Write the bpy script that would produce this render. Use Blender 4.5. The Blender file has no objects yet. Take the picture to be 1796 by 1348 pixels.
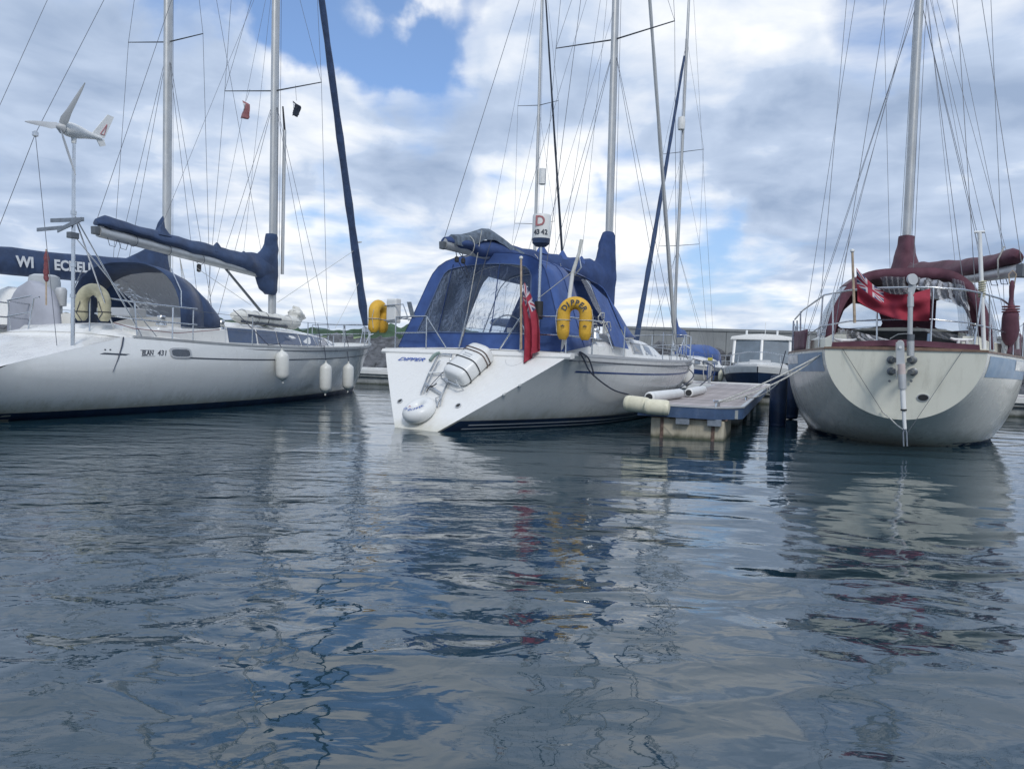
import bpy, bmesh, math, random
from mathutils import Vector, Matrix, noise as mnoise
R_ = math.radians
V = Vector
rnd = random.Random(7)
scene = bpy.context.scene
COL = scene.collection

# ------------------------------------------------------------------ camera
CAM_H = 1.25
FPX = 1300.0
cam_d = bpy.data.cameras.new('camera')
cam = bpy.data.objects.new('camera', cam_d)
COL.objects.link(cam)
scene.camera = cam
cam_d.sensor_width = 36.0
cam_d.lens = 36.0 * FPX / 1796.0
cam_d.clip_start = 0.05
cam_d.clip_end = 9000
CAMROT = (Matrix.Rotation(R_(90 - 2.16), 3, 'X') @ Matrix.Rotation(R_(1.9), 3, 'Z'))
cam.matrix_world = Matrix.Translation((0, 0, CAM_H)) @ CAMROT.to_4x4()
CAMP = V((0, 0, CAM_H))

def ray(px, py):
    """direction of the sight line measured at a pixel of the photograph"""
    return CAMROT @ V(((px - 898) / FPX, -(py - 674) / FPX, -1.0))

# ------------------------------------------------------------------ light
SUN_EL, SUN_AZ = 42.0, 168.0          # azimuth clockwise from +Y (behind the camera, to its right)
sun_d = bpy.data.lights.new('sun', 'SUN')
sun_d.energy = 1.55
sun_d.angle = R_(14)
sun_d.color = (1.0, 0.965, 0.91)
sun = bpy.data.objects.new('sun', sun_d)
COL.objects.link(sun)
sd = V((math.sin(R_(SUN_AZ)) * math.cos(R_(SUN_EL)), math.cos(R_(SUN_AZ)) * math.cos(R_(SUN_EL)), math.sin(R_(SUN_EL))))
sun.rotation_euler = sd.to_track_quat('Z', 'Y').to_euler()

scene.view_settings.view_transform = 'Standard'
scene.view_settings.look = 'None'
scene.view_settings.exposure = 0.13
scene.view_settings.gamma = 1.0
scene.render.film_transparent = False
try:
    scene.cycles.max_bounces = 8
    scene.cycles.transparent_max_bounces = 16
    scene.cycles.use_denoising = True
    scene.cycles.caustics_reflective = False
    scene.cycles.caustics_refractive = False
except Exception:
    pass

class NG:
    """small helper for node trees"""
    def __init__(s, tree):
        s.t = tree; s.n = tree.nodes; s.l = tree.links
    def new(s, typ, **kw):
        n = s.n.new(typ)
        for k, v in kw.items():
            setattr(n, k, v)
        return n
    def put(s, sock, v):
        if isinstance(v, bpy.types.NodeSocket): s.l.new(v, sock)
        elif v is not None: sock.default_value = v
    def m(s, op, a, b=None, c=None, clamp=False):
        n = s.n.new('ShaderNodeMath'); n.operation = op; n.use_clamp = clamp
        s.put(n.inputs[0], a)
        if b is not None: s.put(n.inputs[1], b)
        if c is not None: s.put(n.inputs[2], c)
        return n.outputs[0]
    def vm(s, op, a, b=None, scale=None):
        n = s.n.new('ShaderNodeVectorMath'); n.operation = op
        s.put(n.inputs[0], a)
        if b is not None: s.put(n.inputs[1], b)
        if scale is not None: s.put(n.inputs['Scale'], scale)
        return n.outputs['Value'] if op in ('DOT_PRODUCT', 'LENGTH') else n.outputs['Vector']
    def ramp(s, v, a, b, lo=0.0, hi=1.0, smooth=True):
        n = s.n.new('ShaderNodeMapRange')
        n.interpolation_type = 'SMOOTHSTEP' if smooth else 'LINEAR'
        n.clamp = True
        s.put(n.inputs['Value'], v)
        s.put(n.inputs['From Min'], a); s.put(n.inputs['From Max'], b)
        s.put(n.inputs['To Min'], lo); s.put(n.inputs['To Max'], hi)
        return n.outputs[0]
    def mix(s, f, a, b):
        n = s.n.new('ShaderNodeMix'); n.data_type = 'RGBA'
        s.put(n.inputs['Factor'], f)
        for k, v in ((6, a), (7, b)):
            if isinstance(v, (tuple, list)): v = tuple(v) + ((1,) if len(v) == 3 else ())
            s.put(n.inputs[k], v)
        return n.outputs[2]
    def noise(s, vec, scale, detail=3.0, rough=0.55, dist=0.0):
        n = s.n.new('ShaderNodeTexNoise')
        s.put(n.inputs['Vector'], vec)
        n.inputs['Scale'].default_value = scale
        n.inputs['Detail'].default_value = detail
        n.inputs['Roughness'].default_value = rough
        n.inputs['Distortion'].default_value = dist
        return n.outputs['Fac']
    def mapping(s, vec, loc=(0, 0, 0), rot=(0, 0, 0), scale=(1, 1, 1)):
        n = s.n.new('ShaderNodeMapping')
        s.put(n.inputs['Vector'], vec)
        n.inputs['Location'].default_value = loc
        n.inputs['Rotation'].default_value = rot
        n.inputs['Scale'].default_value = scale
        return n.outputs[0]

# ------------------------------------------------------------------ sky
world = bpy.data.worlds.new('World')
scene.world = world
world.use_nodes = True
world.node_tree.nodes.clear()
g = NG(world.node_tree)
out = g.new('ShaderNodeOutputWorld')
bg = g.new('ShaderNodeBackground')
SKY_STRENGTH = 0.1
bg.inputs['Strength'].default_value = SKY_STRENGTH
g.l.new(bg.outputs[0], out.inputs['Surface'])
sky = g.new('ShaderNodeTexSky', sky_type='NISHITA', sun_disc=False)
sky.sun_elevation = R_(SUN_EL)
sky.sun_rotation = R_(SUN_AZ)
sky.air_density = 1.0
sky.ozone_density = 2.5
sky.dust_density = 0.6
d = g.new('ShaderNodeTexCoord').outputs['Generated']
d = g.vm('NORMALIZE', d)
sep = g.new('ShaderNodeSeparateXYZ'); g.l.new(d, sep.inputs[0])
zc = g.m('MAXIMUM', sep.outputs['Z'], 0.0)
inv = g.m('DIVIDE', 1.0, g.m('ADD', zc, 0.16))
cmb = g.new('ShaderNodeCombineXYZ')
g.put(cmb.inputs[0], g.m('MULTIPLY', sep.outputs['X'], inv))
g.put(cmb.inputs[1], g.m('MULTIPLY', sep.outputs['Y'], inv))
g.put(cmb.inputs[2], g.m('MULTIPLY', zc, 1.5))
cp = cmb.outputs[0]
warp = g.new('ShaderNodeTexNoise'); g.put(warp.inputs['Vector'], cp)
warp.inputs['Scale'].default_value = 1.6; warp.inputs['Detail'].default_value = 3
wv = g.vm('SCALE', g.vm('SUBTRACT', warp.outputs['Color'], (0.5, 0.5, 0.5)), scale=0.42)
cpw = g.vm('ADD', cp, wv)
n_cov = g.noise(cpw, 1.5, 8, 0.50)
n_lit = g.noise(g.mapping(cpw, loc=(3.1, 1.7, 0.4)), 1.2, 7, 0.52)
n_fin = g.noise(g.mapping(cpw, loc=(7.1, -2.7, 0.4)), 3.2, 6, 0.52)
n_shift = g.noise(g.mapping(cpw, loc=(0.06, 0.13, 0.0)), 1.5, 8, 0.50)

nz = g.new('ShaderNodeTexNoise'); g.put(nz.inputs['Vector'], d); nz.inputs['Scale'].default_value = 7.0; nz.inputs['Detail'].default_value = 6; nz.inputs['Roughness'].default_value = 0.52
dwp = g.vm('NORMALIZE', g.vm('ADD', d, g.vm('SCALE', g.vm('SUBTRACT', nz.outputs['Color'], (0.5, 0.5, 0.5)), scale=0.30)))
def blobs(lst, base):
    acc = base
    for (px, py, r, amp) in lst:
        c = ray(px, py).normalized()
        dt = g.vm('DOT_PRODUCT', dwp, tuple(c))
        rr = math.atan(r / FPX)
        acc = g.m('ADD', acc, g.ramp(dt, math.cos(rr), 1.0, 0.0, amp))
    return acc
# where the photograph shows gaps (negative) and thick cloud (positive)
cov = blobs([(640, 110, 190, -.17), (570, 20, 160, -.18), (400, 10, 170, -.25), (720, 40, 120, -.10), (600, 190, 90, -.08),
             (1520, 20, 190, -.13), (1265, 390, 90, -.13), (1340, 450, 120, -.06),
             (855, 25, 70, -.12), (1040, 350, 60, -.08), (540, 345, 60, -.10),
             (1615, 110, 60, -.09), (1440, 480, 110, -.08), (20, 300, 150, -.04),
             (950, 220, 140, .12), (1230, 60, 190, .12), (1600, 330, 280, .10), (200, 180, 320, .10),
             (500, 250, 170, .10), (760, 250, 160, .10), (1320, 250, 160, .10), (1000, 420, 110, .12),
             (250, 420, 200, .05), (650, 450, 200, .05)], g.m('ADD', n_cov, 0.105))
mask = g.ramp(cov, 0.36, 0.62)
# brightness of the cloud
lit = g.m('ADD', g.m('MULTIPLY', g.m('SUBTRACT', n_cov, n_shift), 3.2), g.m('MULTIPLY_ADD', n_lit, 2.1, -0.62))
lit = g.m('ADD', lit, g.m('MULTIPLY_ADD', n_fin, 0.9, -0.45))
lit = blobs([(950, 220, 90, .30), (1240, 50, 200, .45), (1000, 400, 220, .45), (620, 500, 230, .35),
             (870, 470, 260, .22), (500, 470, 130, .25), (270, 440, 200, .22), (1180, 470, 200, .3), (1500, 500, 200, .15), (20, 480, 200, .15), (540, 230, 130, .25),
             (1650, 350, 220, -.25), (1360, 300, 130, -.20), (760, 250, 130, -.22), (120, 80, 240, -.05),
             (1700, 440, 130, .15), (600, 560, 90, -.1), (150, 300, 200, -.1)], lit)
lit = g.m('ADD', lit, g.ramp(cov, 0.46, 0.70, 0.34, 0.0))
lit = g.ramp(lit, -0.12, 1.30, 0, 1, smooth=False)
K = 1.0 / SKY_STRENGTH
dark = tuple(c * K for c in (0.315, 0.41, 0.58))
mid = tuple(c * K for c in (0.53, 0.63, 0.80))
brt = tuple(c * K for c in (0.97, 0.985, 1.0))
ccol = g.mix(g.ramp(lit, 0.0, 0.55, 0, 1, False), dark, mid)
ccol = g.mix(g.ramp(lit, 0.5, 1.0, 0, 1, False), ccol, brt)
# thin cloud lets more blue through; the clear sky itself is the Nishita sky
skyc = g.vm('MULTIPLY', sky.outputs[0], (0.95, 1.15, 1.45))
veil = tuple(c * K for c in (0.40, 0.56, 0.78))
hz = g.ramp(sep.outputs['Z'], 0.0, 0.34, 0.80, 0.24)
skyc = g.mix(hz, skyc, veil)
fin = g.mix(mask, skyc, ccol)
# air near the horizon
fin = g.mix(g.ramp(sep.outputs['Z'], 0.0, 0.12, 0.35, 0.0), fin, tuple(c * K for c in (0.58, 0.68, 0.80)))
g.l.new(fin, bg.inputs['Color'])

# ------------------------------------------------------------------ materials
MATS = {}
def mat(name, col, rough=0.5, metal=0.0, var=0.12, scale=4.0, bump=0.0, bscale=30.0, coat=0.0, dirt=None, dirt_amt=0.0, streak=False, spec=0.5, sheen=0.0):
    if name in MATS: return MATS[name]
    m = bpy.data.materials.new(name); m.use_nodes = True
    g = NG(m.node_tree); b = g.n['Principled BSDF']
    tc = g.new('ShaderNodeTexCoord').outputs['Object']
    n = g.noise(tc, scale, 5, 0.6)
    lo = tuple(max(0, c * (1 - var)) for c in col); hi = tuple(min(1, c * (1 + var)) for c in col)
    c = g.mix(g.ramp(n, 0.3, 0.7), lo, hi)
    if dirt:
        sc = (3.0, 3.0, 0.35) if streak else (1, 1, 1)
        n2 = g.noise(g.mapping(tc, scale=sc), 2.2, 6, 0.7)
        c = g.mix(g.ramp(n2, 0.48, 0.74, 0, dirt_amt), c, dirt)
    g.l.new(c, b.inputs['Base Color'])
    n3 = g.noise(tc, scale * 2.7, 4, 0.6)
    g.l.new(g.ramp(n3, 0.25, 0.75, max(0.02, rough - 0.08), min(1, rough + 0.1)), b.inputs['Roughness'])
    b.inputs['Metallic'].default_value = metal
    b.inputs['Specular IOR Level'].default_value = spec
    b.inputs['Coat Weight'].default_value = coat
    if sheen: b.inputs['Sheen Weight'].default_value = sheen
    if bump:
        bn = g.new('ShaderNodeBump'); bn.inputs['Strength'].default_value = 1.0
        bn.inputs['Distance'].default_value = bump
        g.l.new(g.noise(tc, bscale, 5, 0.6), bn.inputs['Height'])
        g.l.new(bn.outputs[0], b.inputs['Normal'])
    MATS[name] = m
    return m

M_white = mat('gelcoat_white', (0.78, 0.78, 0.76), 0.28, var=0.015, scale=1.0, dirt=(0.55, 0.52, 0.44), dirt_amt=0.10, streak=True, coat=0.2)
M_whiteside = mat('gelcoat_side', (0.72, 0.735, 0.73), 0.22, var=0.02, scale=0.8, dirt=(0.46, 0.46, 0.40), dirt_amt=0.16, streak=True, coat=0.35, bump=0.0015, bscale=1.6)
M_cream = mat('gelcoat_cream', (0.84, 0.83, 0.72), 0.35, var=0.03, scale=1.5, dirt=(0.40, 0.38, 0.30), dirt_amt=0.3, streak=True)
M_greyside = mat('gelcoat_greyside', (0.78, 0.775, 0.71), 0.25, var=0.04, scale=1.0, dirt=(0.42, 0.42, 0.38), dirt_amt=0.3, streak=True, bump=0.003, bscale=1.2, coat=0.2)
M_deck = mat('deck_nonslip', (0.66, 0.66, 0.63), 0.6, var=0.08, scale=6, bump=0.001, bscale=200)
M_navyhull = mat('navy_antifoul', (0.012, 0.03, 0.075), 0.45, var=0.3, scale=3)
M_stripe = mat('stripe_blue', (0.03, 0.07, 0.22), 0.35, var=0.1)
M_stripe_dark = mat('stripe_dark', (0.03, 0.04, 0.06), 0.35, var=0.1)
M_ltblue = mat('stripe_light_blue', (0.26, 0.37, 0.50), 0.35, var=0.1, scale=3)
M_alu = mat('anodised_mast', (0.52, 0.53, 0.53), 0.42, 0.55, var=0.08, scale=2, dirt=(0.3, 0.3, 0.28), dirt_amt=0.3, streak=True)
M_alud = mat('anodised_dark', (0.16, 0.175, 0.19), 0.45, 0.6, var=0.1, scale=2)
M_steel = mat('stainless', (0.60, 0.62, 0.64), 0.22, 0.95, var=0.08, scale=8)
M_wire = mat('rigging_wire', (0.16, 0.17, 0.19), 0.45, 0.5, var=0.1, scale=8)
M_navy = mat('canvas_navy', (0.028, 0.055, 0.125), 0.85, var=0.22, scale=3.5, bump=0.016, bscale=4.5, sheen=0.15)
M_blue = mat('canvas_blue', (0.040, 0.090, 0.27), 0.8, var=0.16, scale=3.0, bump=0.012, bscale=5, sheen=0.12)
M_bluegrey = mat('canvas_weathered', (0.11, 0.14, 0.18), 0.85, var=0.35, scale=9, bump=0.008, bscale=14)
M_maroon = mat('canvas_maroon', (0.108, 0.040, 0.060), 0.85, var=0.2, scale=3.5, bump=0.016, bscale=4.5, sheen=0.12)
M_maroonl = mat('rope_maroon', (0.19, 0.06, 0.07), 0.85, var=0.3, scale=30, bump=0.004, bscale=60)
M_lav = mat('canvas_grey', (0.37, 0.385, 0.44), 0.8, var=0.08, scale=3.0, bump=0.006, bscale=6)
M_lav2 = mat('canvas_grey_pale', (0.45, 0.48, 0.50), 0.8, var=0.08, scale=3.0, bump=0.005, bscale=6)
M_fender = mat('fender_vinyl', (0.72, 0.73, 0.70), 0.42, var=0.05, scale=4, dirt=(0.30, 0.29, 0.22), dirt_amt=0.5)
M_fendery = mat('fender_vinyl_yellowed', (0.72, 0.69, 0.54), 0.45, var=0.07, scale=4, dirt=(0.36, 0.32, 0.2), dirt_amt=0.45)
M_yellow = mat('buoy_yellow', (0.72, 0.42, 0.045), 0.65, var=0.12, scale=5, bump=0.006, bscale=18, dirt=(0.3, 0.2, 0.06), dirt_amt=0.5)
M_khaki = mat('buoy_faded', (0.50, 0.47, 0.33), 0.8, var=0.15, scale=6, bump=0.008, bscale=14, dirt=(0.2, 0.2, 0.15), dirt_amt=0.5)
M_black = mat('black_rubber', (0.025, 0.027, 0.03), 0.6, var=0.2)
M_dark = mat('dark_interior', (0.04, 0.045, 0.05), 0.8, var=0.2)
M_wood = mat('varnished_teak', (0.20, 0.125, 0.085), 0.4, var=0.25, scale=12)
M_woodgrey = mat('weathered_pole', (0.42, 0.33, 0.24), 0.7, var=0.25, scale=14)
M_plast = mat('white_plastic', (0.76, 0.77, 0.76), 0.38, var=0.04, dirt=(0.45, 0.44, 0.40), dirt_amt=0.25)
M_plastg = mat('grey_plastic', (0.46, 0.48, 0.50), 0.4, var=0.05)
M_sail = mat('rolled_sailcloth', (0.66, 0.66, 0.62), 0.75, var=0.1, scale=7, bump=0.012, bscale=9)
M_rope = mat('rope_dark', (0.05, 0.06, 0.09), 0.9, var=0.4, scale=40, bump=0.003, bscale=90)
M_ropel = mat('rope_pale', (0.50, 0.50, 0.47), 0.9, var=0.25, scale=40, bump=0.003, bscale=90)
M_rust = mat('rusty_strap', (0.15, 0.10, 0.08), 0.85, var=0.5, scale=14)
M_navyflt = mat('frame_blue', (0.045, 0.085, 0.17), 0.55, var=0.18, scale=5, dirt=(0.25, 0.27, 0.3), dirt_amt=0.4)
M_float = mat('float_cream', (0.44, 0.40, 0.31), 0.7, var=0.12, scale=3, dirt=(0.20, 0.17, 0.12), dirt_amt=0.7, streak=True, bump=0.01, bscale=4)
M_floatg = mat('float_grey', (0.34, 0.36, 0.36), 0.75, var=0.2, scale=3, dirt=(0.1, 0.11, 0.1), dirt_amt=0.7, bump=0.01, bscale=8)
M_plank = mat('deck_plank', (0.42, 0.385, 0.385), 0.8, var=0.22, scale=7, dirt=(0.16, 0.14, 0.13), dirt_amt=0.5, bump=0.004, bscale=25)
_t = M_plank.node_tree; _g = NG(_t); _b = _g.n['Principled BSDF']
_src = _b.inputs['Base Color'].links[0].from_socket
_oi = _g.new('ShaderNodeObjectInfo').outputs['Random']
_hs = _g.new('ShaderNodeHueSaturation'); _g.l.new(_src, _hs.inputs['Color']); _g.l.new(_g.ramp(_oi, 0, 1, 0.72, 1.22, False), _hs.inputs['Value'])
_g.l.new(_hs.outputs[0], _b.inputs['Base Color'])
M_wall = mat('harbour_concrete', (0.26, 0.275, 0.28), 0.9, var=0.12, scale=0.35, dirt=(0.17, 0.18, 0.185), dirt_amt=0.5, streak=True, bump=0.03, bscale=1.2)
M_rock = mat('armour_rock', (0.095, 0.10, 0.11), 0.9, var=0.5, scale=1.6, bump=0.05, bscale=3)
M_grass = mat('shore_grass', (0.22, 0.29, 0.13), 0.95, var=0.35, scale=0.4, bump=0.05, bscale=2)
M_hill = mat('far_hill', (0.075, 0.12, 0.115), 0.95, var=0.3, scale=0.01)
M_tree = mat('shore_trees', (0.04, 0.075, 0.045), 0.95, var=0.5, scale=0.3)
M_ink = mat('lettering_blue', (0.035, 0.10, 0.42), 0.5, var=0.02)
M_inkd = mat('lettering_dark', (0.06, 0.07, 0.09), 0.5, var=0.02)
M_inkw = mat('lettering_white', (0.72, 0.74, 0.76), 0.6, var=0.02)
M_inkr = mat('lettering_red', (0.42, 0.16, 0.17), 0.6, var=0.02)
M_red = mat('red_cloth', (0.36, 0.16, 0.17), 0.8, var=0.12)
M_glassd = mat('tinted_window', (0.03, 0.04, 0.055), 0.08, var=0.1, coat=0.5, spec=0.9)
M_glassb = mat('tinted_window_blue', (0.035, 0.055, 0.11), 0.12, var=0.15, coat=0.5, spec=0.8)
M_solar = mat('galvanised_bracket', (0.22, 0.25, 0.29), 0.5, 0.4, var=0.15, scale=10)

def vinyl(name, tint, op, bump=0.03, sc=5.0, dist=1.5):
    m = bpy.data.materials.new(name); m.use_nodes = True
    g = NG(m.node_tree); g.n.remove(g.n['Principled BSDF'])
    o = g.n['Material Output']
    tc = g.new('ShaderNodeTexCoord').outputs['Object']
    h = g.noise(tc, sc, 4, 0.55, dist)
    bn = g.new('ShaderNodeBump'); bn.inputs['Strength'].default_value = 1.0; bn.inputs['Distance'].default_value = bump
    g.l.new(h, bn.inputs['Height'])
    gl = g.new('ShaderNodeBsdfPrincipled'); gl.inputs['Roughness'].default_value = 0.12
    gl.inputs['Base Color'].default_value = (*tint, 1)
    g.l.new(bn.outputs[0], gl.inputs['Normal'])
    tr = g.new('ShaderNodeBsdfTransparent'); tr.inputs[0].default_value = (0.90, 0.93, 0.96, 1)
    fr = g.new('ShaderNodeFresnel'); fr.inputs['IOR'].default_value = 1.5
    g.l.new(bn.outputs[0], fr.inputs['Normal'])
    f = g.m('ADD', fr.outputs[0], g.ramp(g.noise(tc, sc * 0.6, 4, 0.6, 1.0), 0.35, 0.7, op * 0.75, op * 1.25), clamp=True)
    mx = g.new('ShaderNodeMixShader')
    g.l.new(f, mx.inputs[0]); g.l.new(tr.outputs[0], mx.inputs[1]); g.l.new(gl.outputs[0], mx.inputs[2])
    g.l.new(mx.outputs[0], o.inputs['Surface'])
    return m
M_vinyl = vinyl('clear_vinyl', (0.14, 0.18, 0.26), 0.13, 0.007, 5.0, 2.0)
M_vinyl2 = vinyl('clear_vinyl_milky', (0.50, 0.51, 0.54), 0.20, 0.02, 4.0, 2.5)

def ensign_mat():
    m = bpy.data.materials.new('ensign_cloth'); m.use_nodes = True
    g = NG(m.node_tree); b = g.n['Principled BSDF']
    uv = g.new('ShaderNodeUVMap').outputs[0]
    s = g.new('ShaderNodeSeparateXYZ'); g.l.new(uv, s.inputs[0])
    u, v = s.outputs[0], s.outputs[1]
    cu = g.m('MULTIPLY', u, 2.6); cv = g.m('MULTIPLY_ADD', v, 2.0, -1.0)     # canton coordinates 0..1
    inc = g.m('MULTIPLY', g.m('LESS_THAN', cu, 1.0), g.m('GREATER_THAN', cv, 0.0))
    def band(x, w): return g.m('LESS_THAN', g.m('ABSOLUTE', x), w)
    d1 = g.m('SUBTRACT', cu, cv); d2 = g.m('SUBTRACT', g.m('ADD', cu, cv), 1.0)
    x1 = g.m('SUBTRACT', cu, 0.5); y1 = g.m('SUBTRACT', cv, 0.5)
    wd = g.m('MAXIMUM', band(d1, 0.15), band(d2, 0.15)); rd = g.m('MAXIMUM', band(d1, 0.05), band(d2, 0.05))
    wc = g.m('MAXIMUM', band(x1, 0.16), band(y1, 0.17)); rc = g.m('MAXIMUM', band(x1, 0.09), band(y1, 0.10))
    white = (0.50, 0.45, 0.48); red = (0.33, 0.03, 0.055); blue = (0.045, 0.055, 0.14)
    c = g.mix(wd, blue, white); c = g.mix(rd, c, red); c = g.mix(wc, c, white); c = g.mix(rc, c, red)
    n = g.noise(g.new('ShaderNodeTexCoord').outputs['Object'], 6, 4)
    base = g.mix(g.ramp(n, .3, .7), (0.27, 0.022, 0.042), (0.36, 0.035, 0.062))
    c = g.mix(inc, base, c)
    g.l.new(c, b.inputs['Base Color'])
    b.inputs['Roughness'].default_value = 0.85
    return m
M_ensign = ensign_mat()
def scum(m, z0, z1, col, amt):
    g = NG(m.node_tree); b = g.n['Principled BSDF']; src = b.inputs['Base Color'].links[0].from_socket
    tc = g.new('ShaderNodeTexCoord').outputs['Object']; sp = g.new('ShaderNodeSeparateXYZ'); g.l.new(tc, sp.inputs[0])
    n = g.noise(g.mapping(tc, scale=(1, 1, .4)), 5.0, 5, 0.65)
    zz = g.m('ADD', sp.outputs[2], g.m('MULTIPLY_ADD', n, -(z1 - z0) * 1.3, (z1 - z0) * .65))
    g.l.new(g.mix(g.ramp(zz, z0, z1, amt, 0.0), src, col), b.inputs['Base Color'])
scum(M_whiteside, 0.08, 0.42, (0.36, 0.35, 0.25), 0.65)
scum(M_greyside, 0.02, 0.36, (0.34, 0.34, 0.26), 0.6)
scum(M_white, -0.05, 0.22, (0.45, 0.42, 0.28), 0.5)
scum(M_float, 0.0, 0.10, (0.05, 0.06, 0.035), 0.95)
scum(M_floatg, 0.0, 0.12, (0.04, 0.05, 0.035), 0.95)


# ------------------------------------------------------------------ object helpers
def tag(o, label=None, cat=None, group=None, kind=None):
    if label: o['label'] = label
    if cat: o['category'] = cat
    if group: o['group'] = group
    if kind: o['kind'] = kind
    return o

def empty(name, loc, rz=0.0, label=None, cat=None, group=None):
    o = bpy.data.objects.new(name, None)
    o.empty_display_size = 0.2
    COL.objects.link(o); o.location = loc; o.rotation_euler = (0, 0, rz)
    tag(o, label, cat, group)
    return o

def orth(dv):
    dv = dv.normalized()
    a = V((0, 0, 1)) if abs(dv.z) < 0.9 else V((1, 0, 0))
    s = dv.cross(a).normalized()
    return s, dv.cross(s).normalized()

class MB:
    def __init__(s): s.v = []; s.f = []; s.uv = None
    def add(s, vs, fs):
        o = len(s.v); s.v += [tuple(p) for p in vs]; s.f += [tuple(i + o for i in f) for f in fs]; return s
    def tube(s, pts, r, n=8, caps=True, flat=1.0):
        pts = [V(p) for p in pts]
        if not isinstance(r, (list, tuple)): r = [r] * len(pts)
        rings = []; pa = None
        for i, p in enumerate(pts):
            dv = (pts[min(i + 1, len(pts) - 1)] - pts[max(i - 1, 0)])
            if pa is None: a, b = orth(dv)
            else:
                dn = dv.normalized(); a = (pa - dn * pa.dot(dn)).normalized(); b = dn.cross(a)
            pa = a
            rings.append([p + a * r[i] * math.cos(2 * math.pi * k / n) + b * r[i] * flat * math.sin(2 * math.pi * k / n) for k in range(n)])
        return s.loft(rings, caps)
    def loft(s, rings, caps=True, closed=True):
        n = len(rings[0]); vs = [p for r in rings for p in r]; fs = []
        for i in range(len(rings) - 1):
            for k in range(n if closed else n - 1):
                k2 = (k + 1) % n
                fs.append((i * n + k, i * n + k2, (i + 1) * n + k2, (i + 1) * n + k))
        if caps and closed:
            fs.append(tuple(reversed(range(n)))); fs.append(tuple(range((len(rings) - 1) * n, len(rings) * n)))
        return s.add(vs, fs)
    def box(s, lo, hi):
        x0, y0, z0 = lo; x1, y1, z1 = hi
        return s.add([(x0, y0, z0), (x1, y0, z0), (x1, y1, z0), (x0, y1, z0), (x0, y0, z1), (x1, y0, z1), (x1, y1, z1), (x0, y1, z1)],
                     [(0, 3, 2, 1), (4, 5, 6, 7), (0, 1, 5, 4), (1, 2, 6, 5), (2, 3, 7, 6), (3, 0, 4, 7)])
    def frame_box(s, o, a, b, c):
        """box from corner o with edge vectors a b c"""
        o, a, b, c = V(o), V(a), V(b), V(c)
        return s.add([o, o + a, o + a + b, o + b, o + c, o + a + c, o + a + b + c, o + b + c],
                     [(0, 3, 2, 1), (4, 5, 6, 7), (0, 1, 5, 4), (1, 2, 6, 5), (2, 3, 7, 6), (3, 0, 4, 7)])
    def prism(s, poly, off):
        """poly (list of 3D points) extruded by the vector off"""
        n = len(poly); off = V(off)
        vs = [V(p) for p in poly] + [V(p) + off for p in poly]
        fs = [tuple(reversed(range(n))), tuple(range(n, 2 * n))] + [(k, (k + 1) % n, n + (k + 1) % n, n + k) for k in range(n)]
        return s.add(vs, fs)
    def lathe(s, prof, o, axis, n=16):
        """prof: (distance along axis, radius)"""
        o = V(o); axis = V(axis).normalized(); a, b = orth(axis)
        rings = [[o + axis * h + (a * math.cos(2 * math.pi * k / n) + b * math.sin(2 * math.pi * k / n)) * max(r, 0.0005) for k in range(n)] for h, r in prof]
        return s.loft(rings)
    def grid(s, fn, nu, nv, uv=False):
        vs = []; uvs = []
        for j in range(nv + 1):
            for i in range(nu + 1):
                vs.append(V(fn(i / nu, j / nv))); uvs.append((i / nu, j / nv))
        fs = [(j * (nu + 1) + i, j * (nu + 1) + i + 1, (j + 1) * (nu + 1) + i + 1, (j + 1) * (nu + 1) + i) for j in range(nv) for i in range(nu)]
        if uv: s.uv = uvs
        return s.add(vs, fs)
    def build(s, name, material, parent=None, off=(0, 0, 0), smooth=True, bevel=0.0, solid=0.0, subsurf=0, ang=40):
        off = V(off)
        me = bpy.data.meshes.new(name)
        me.from_pydata([V(p) - off for p in s.v], [], s.f)
        me.materials.append(material)
        if s.uv:
            l = me.uv_layers.new(name='UVMap')
            for lp in me.loops: l.data[lp.index].uv = s.uv[lp.vertex_index]
        bm = bmesh.new(); bm.from_mesh(me)
        bmesh.ops.recalc_face_normals(bm, faces=bm.faces)
        if bevel:
            es = [e for e in bm.edges if e.is_manifold and e.calc_face_angle(0) > R_(30)]
            bmesh.ops.bevel(bm, geom=es, offset=bevel, segments=2, affect='EDGES', profile=0.6)
        if smooth:
            for f in bm.faces: f.smooth = True
            for e in bm.edges:
                if e.is_manifold and e.calc_face_angle(0) > R_(ang): e.smooth = False
        bm.to_mesh(me); bm.free()
        o = bpy.data.objects.new(name, me)
        COL.objects.link(o)
        if parent: o.parent = parent
        if solid:
            m = o.modifiers.new('solid', 'SOLIDIFY'); m.thickness = solid; m.offset = 0
        if subsurf:
            m = o.modifiers.new('sub', 'SUBSURF'); m.levels = m.render_levels = subsurf
        return o

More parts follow.
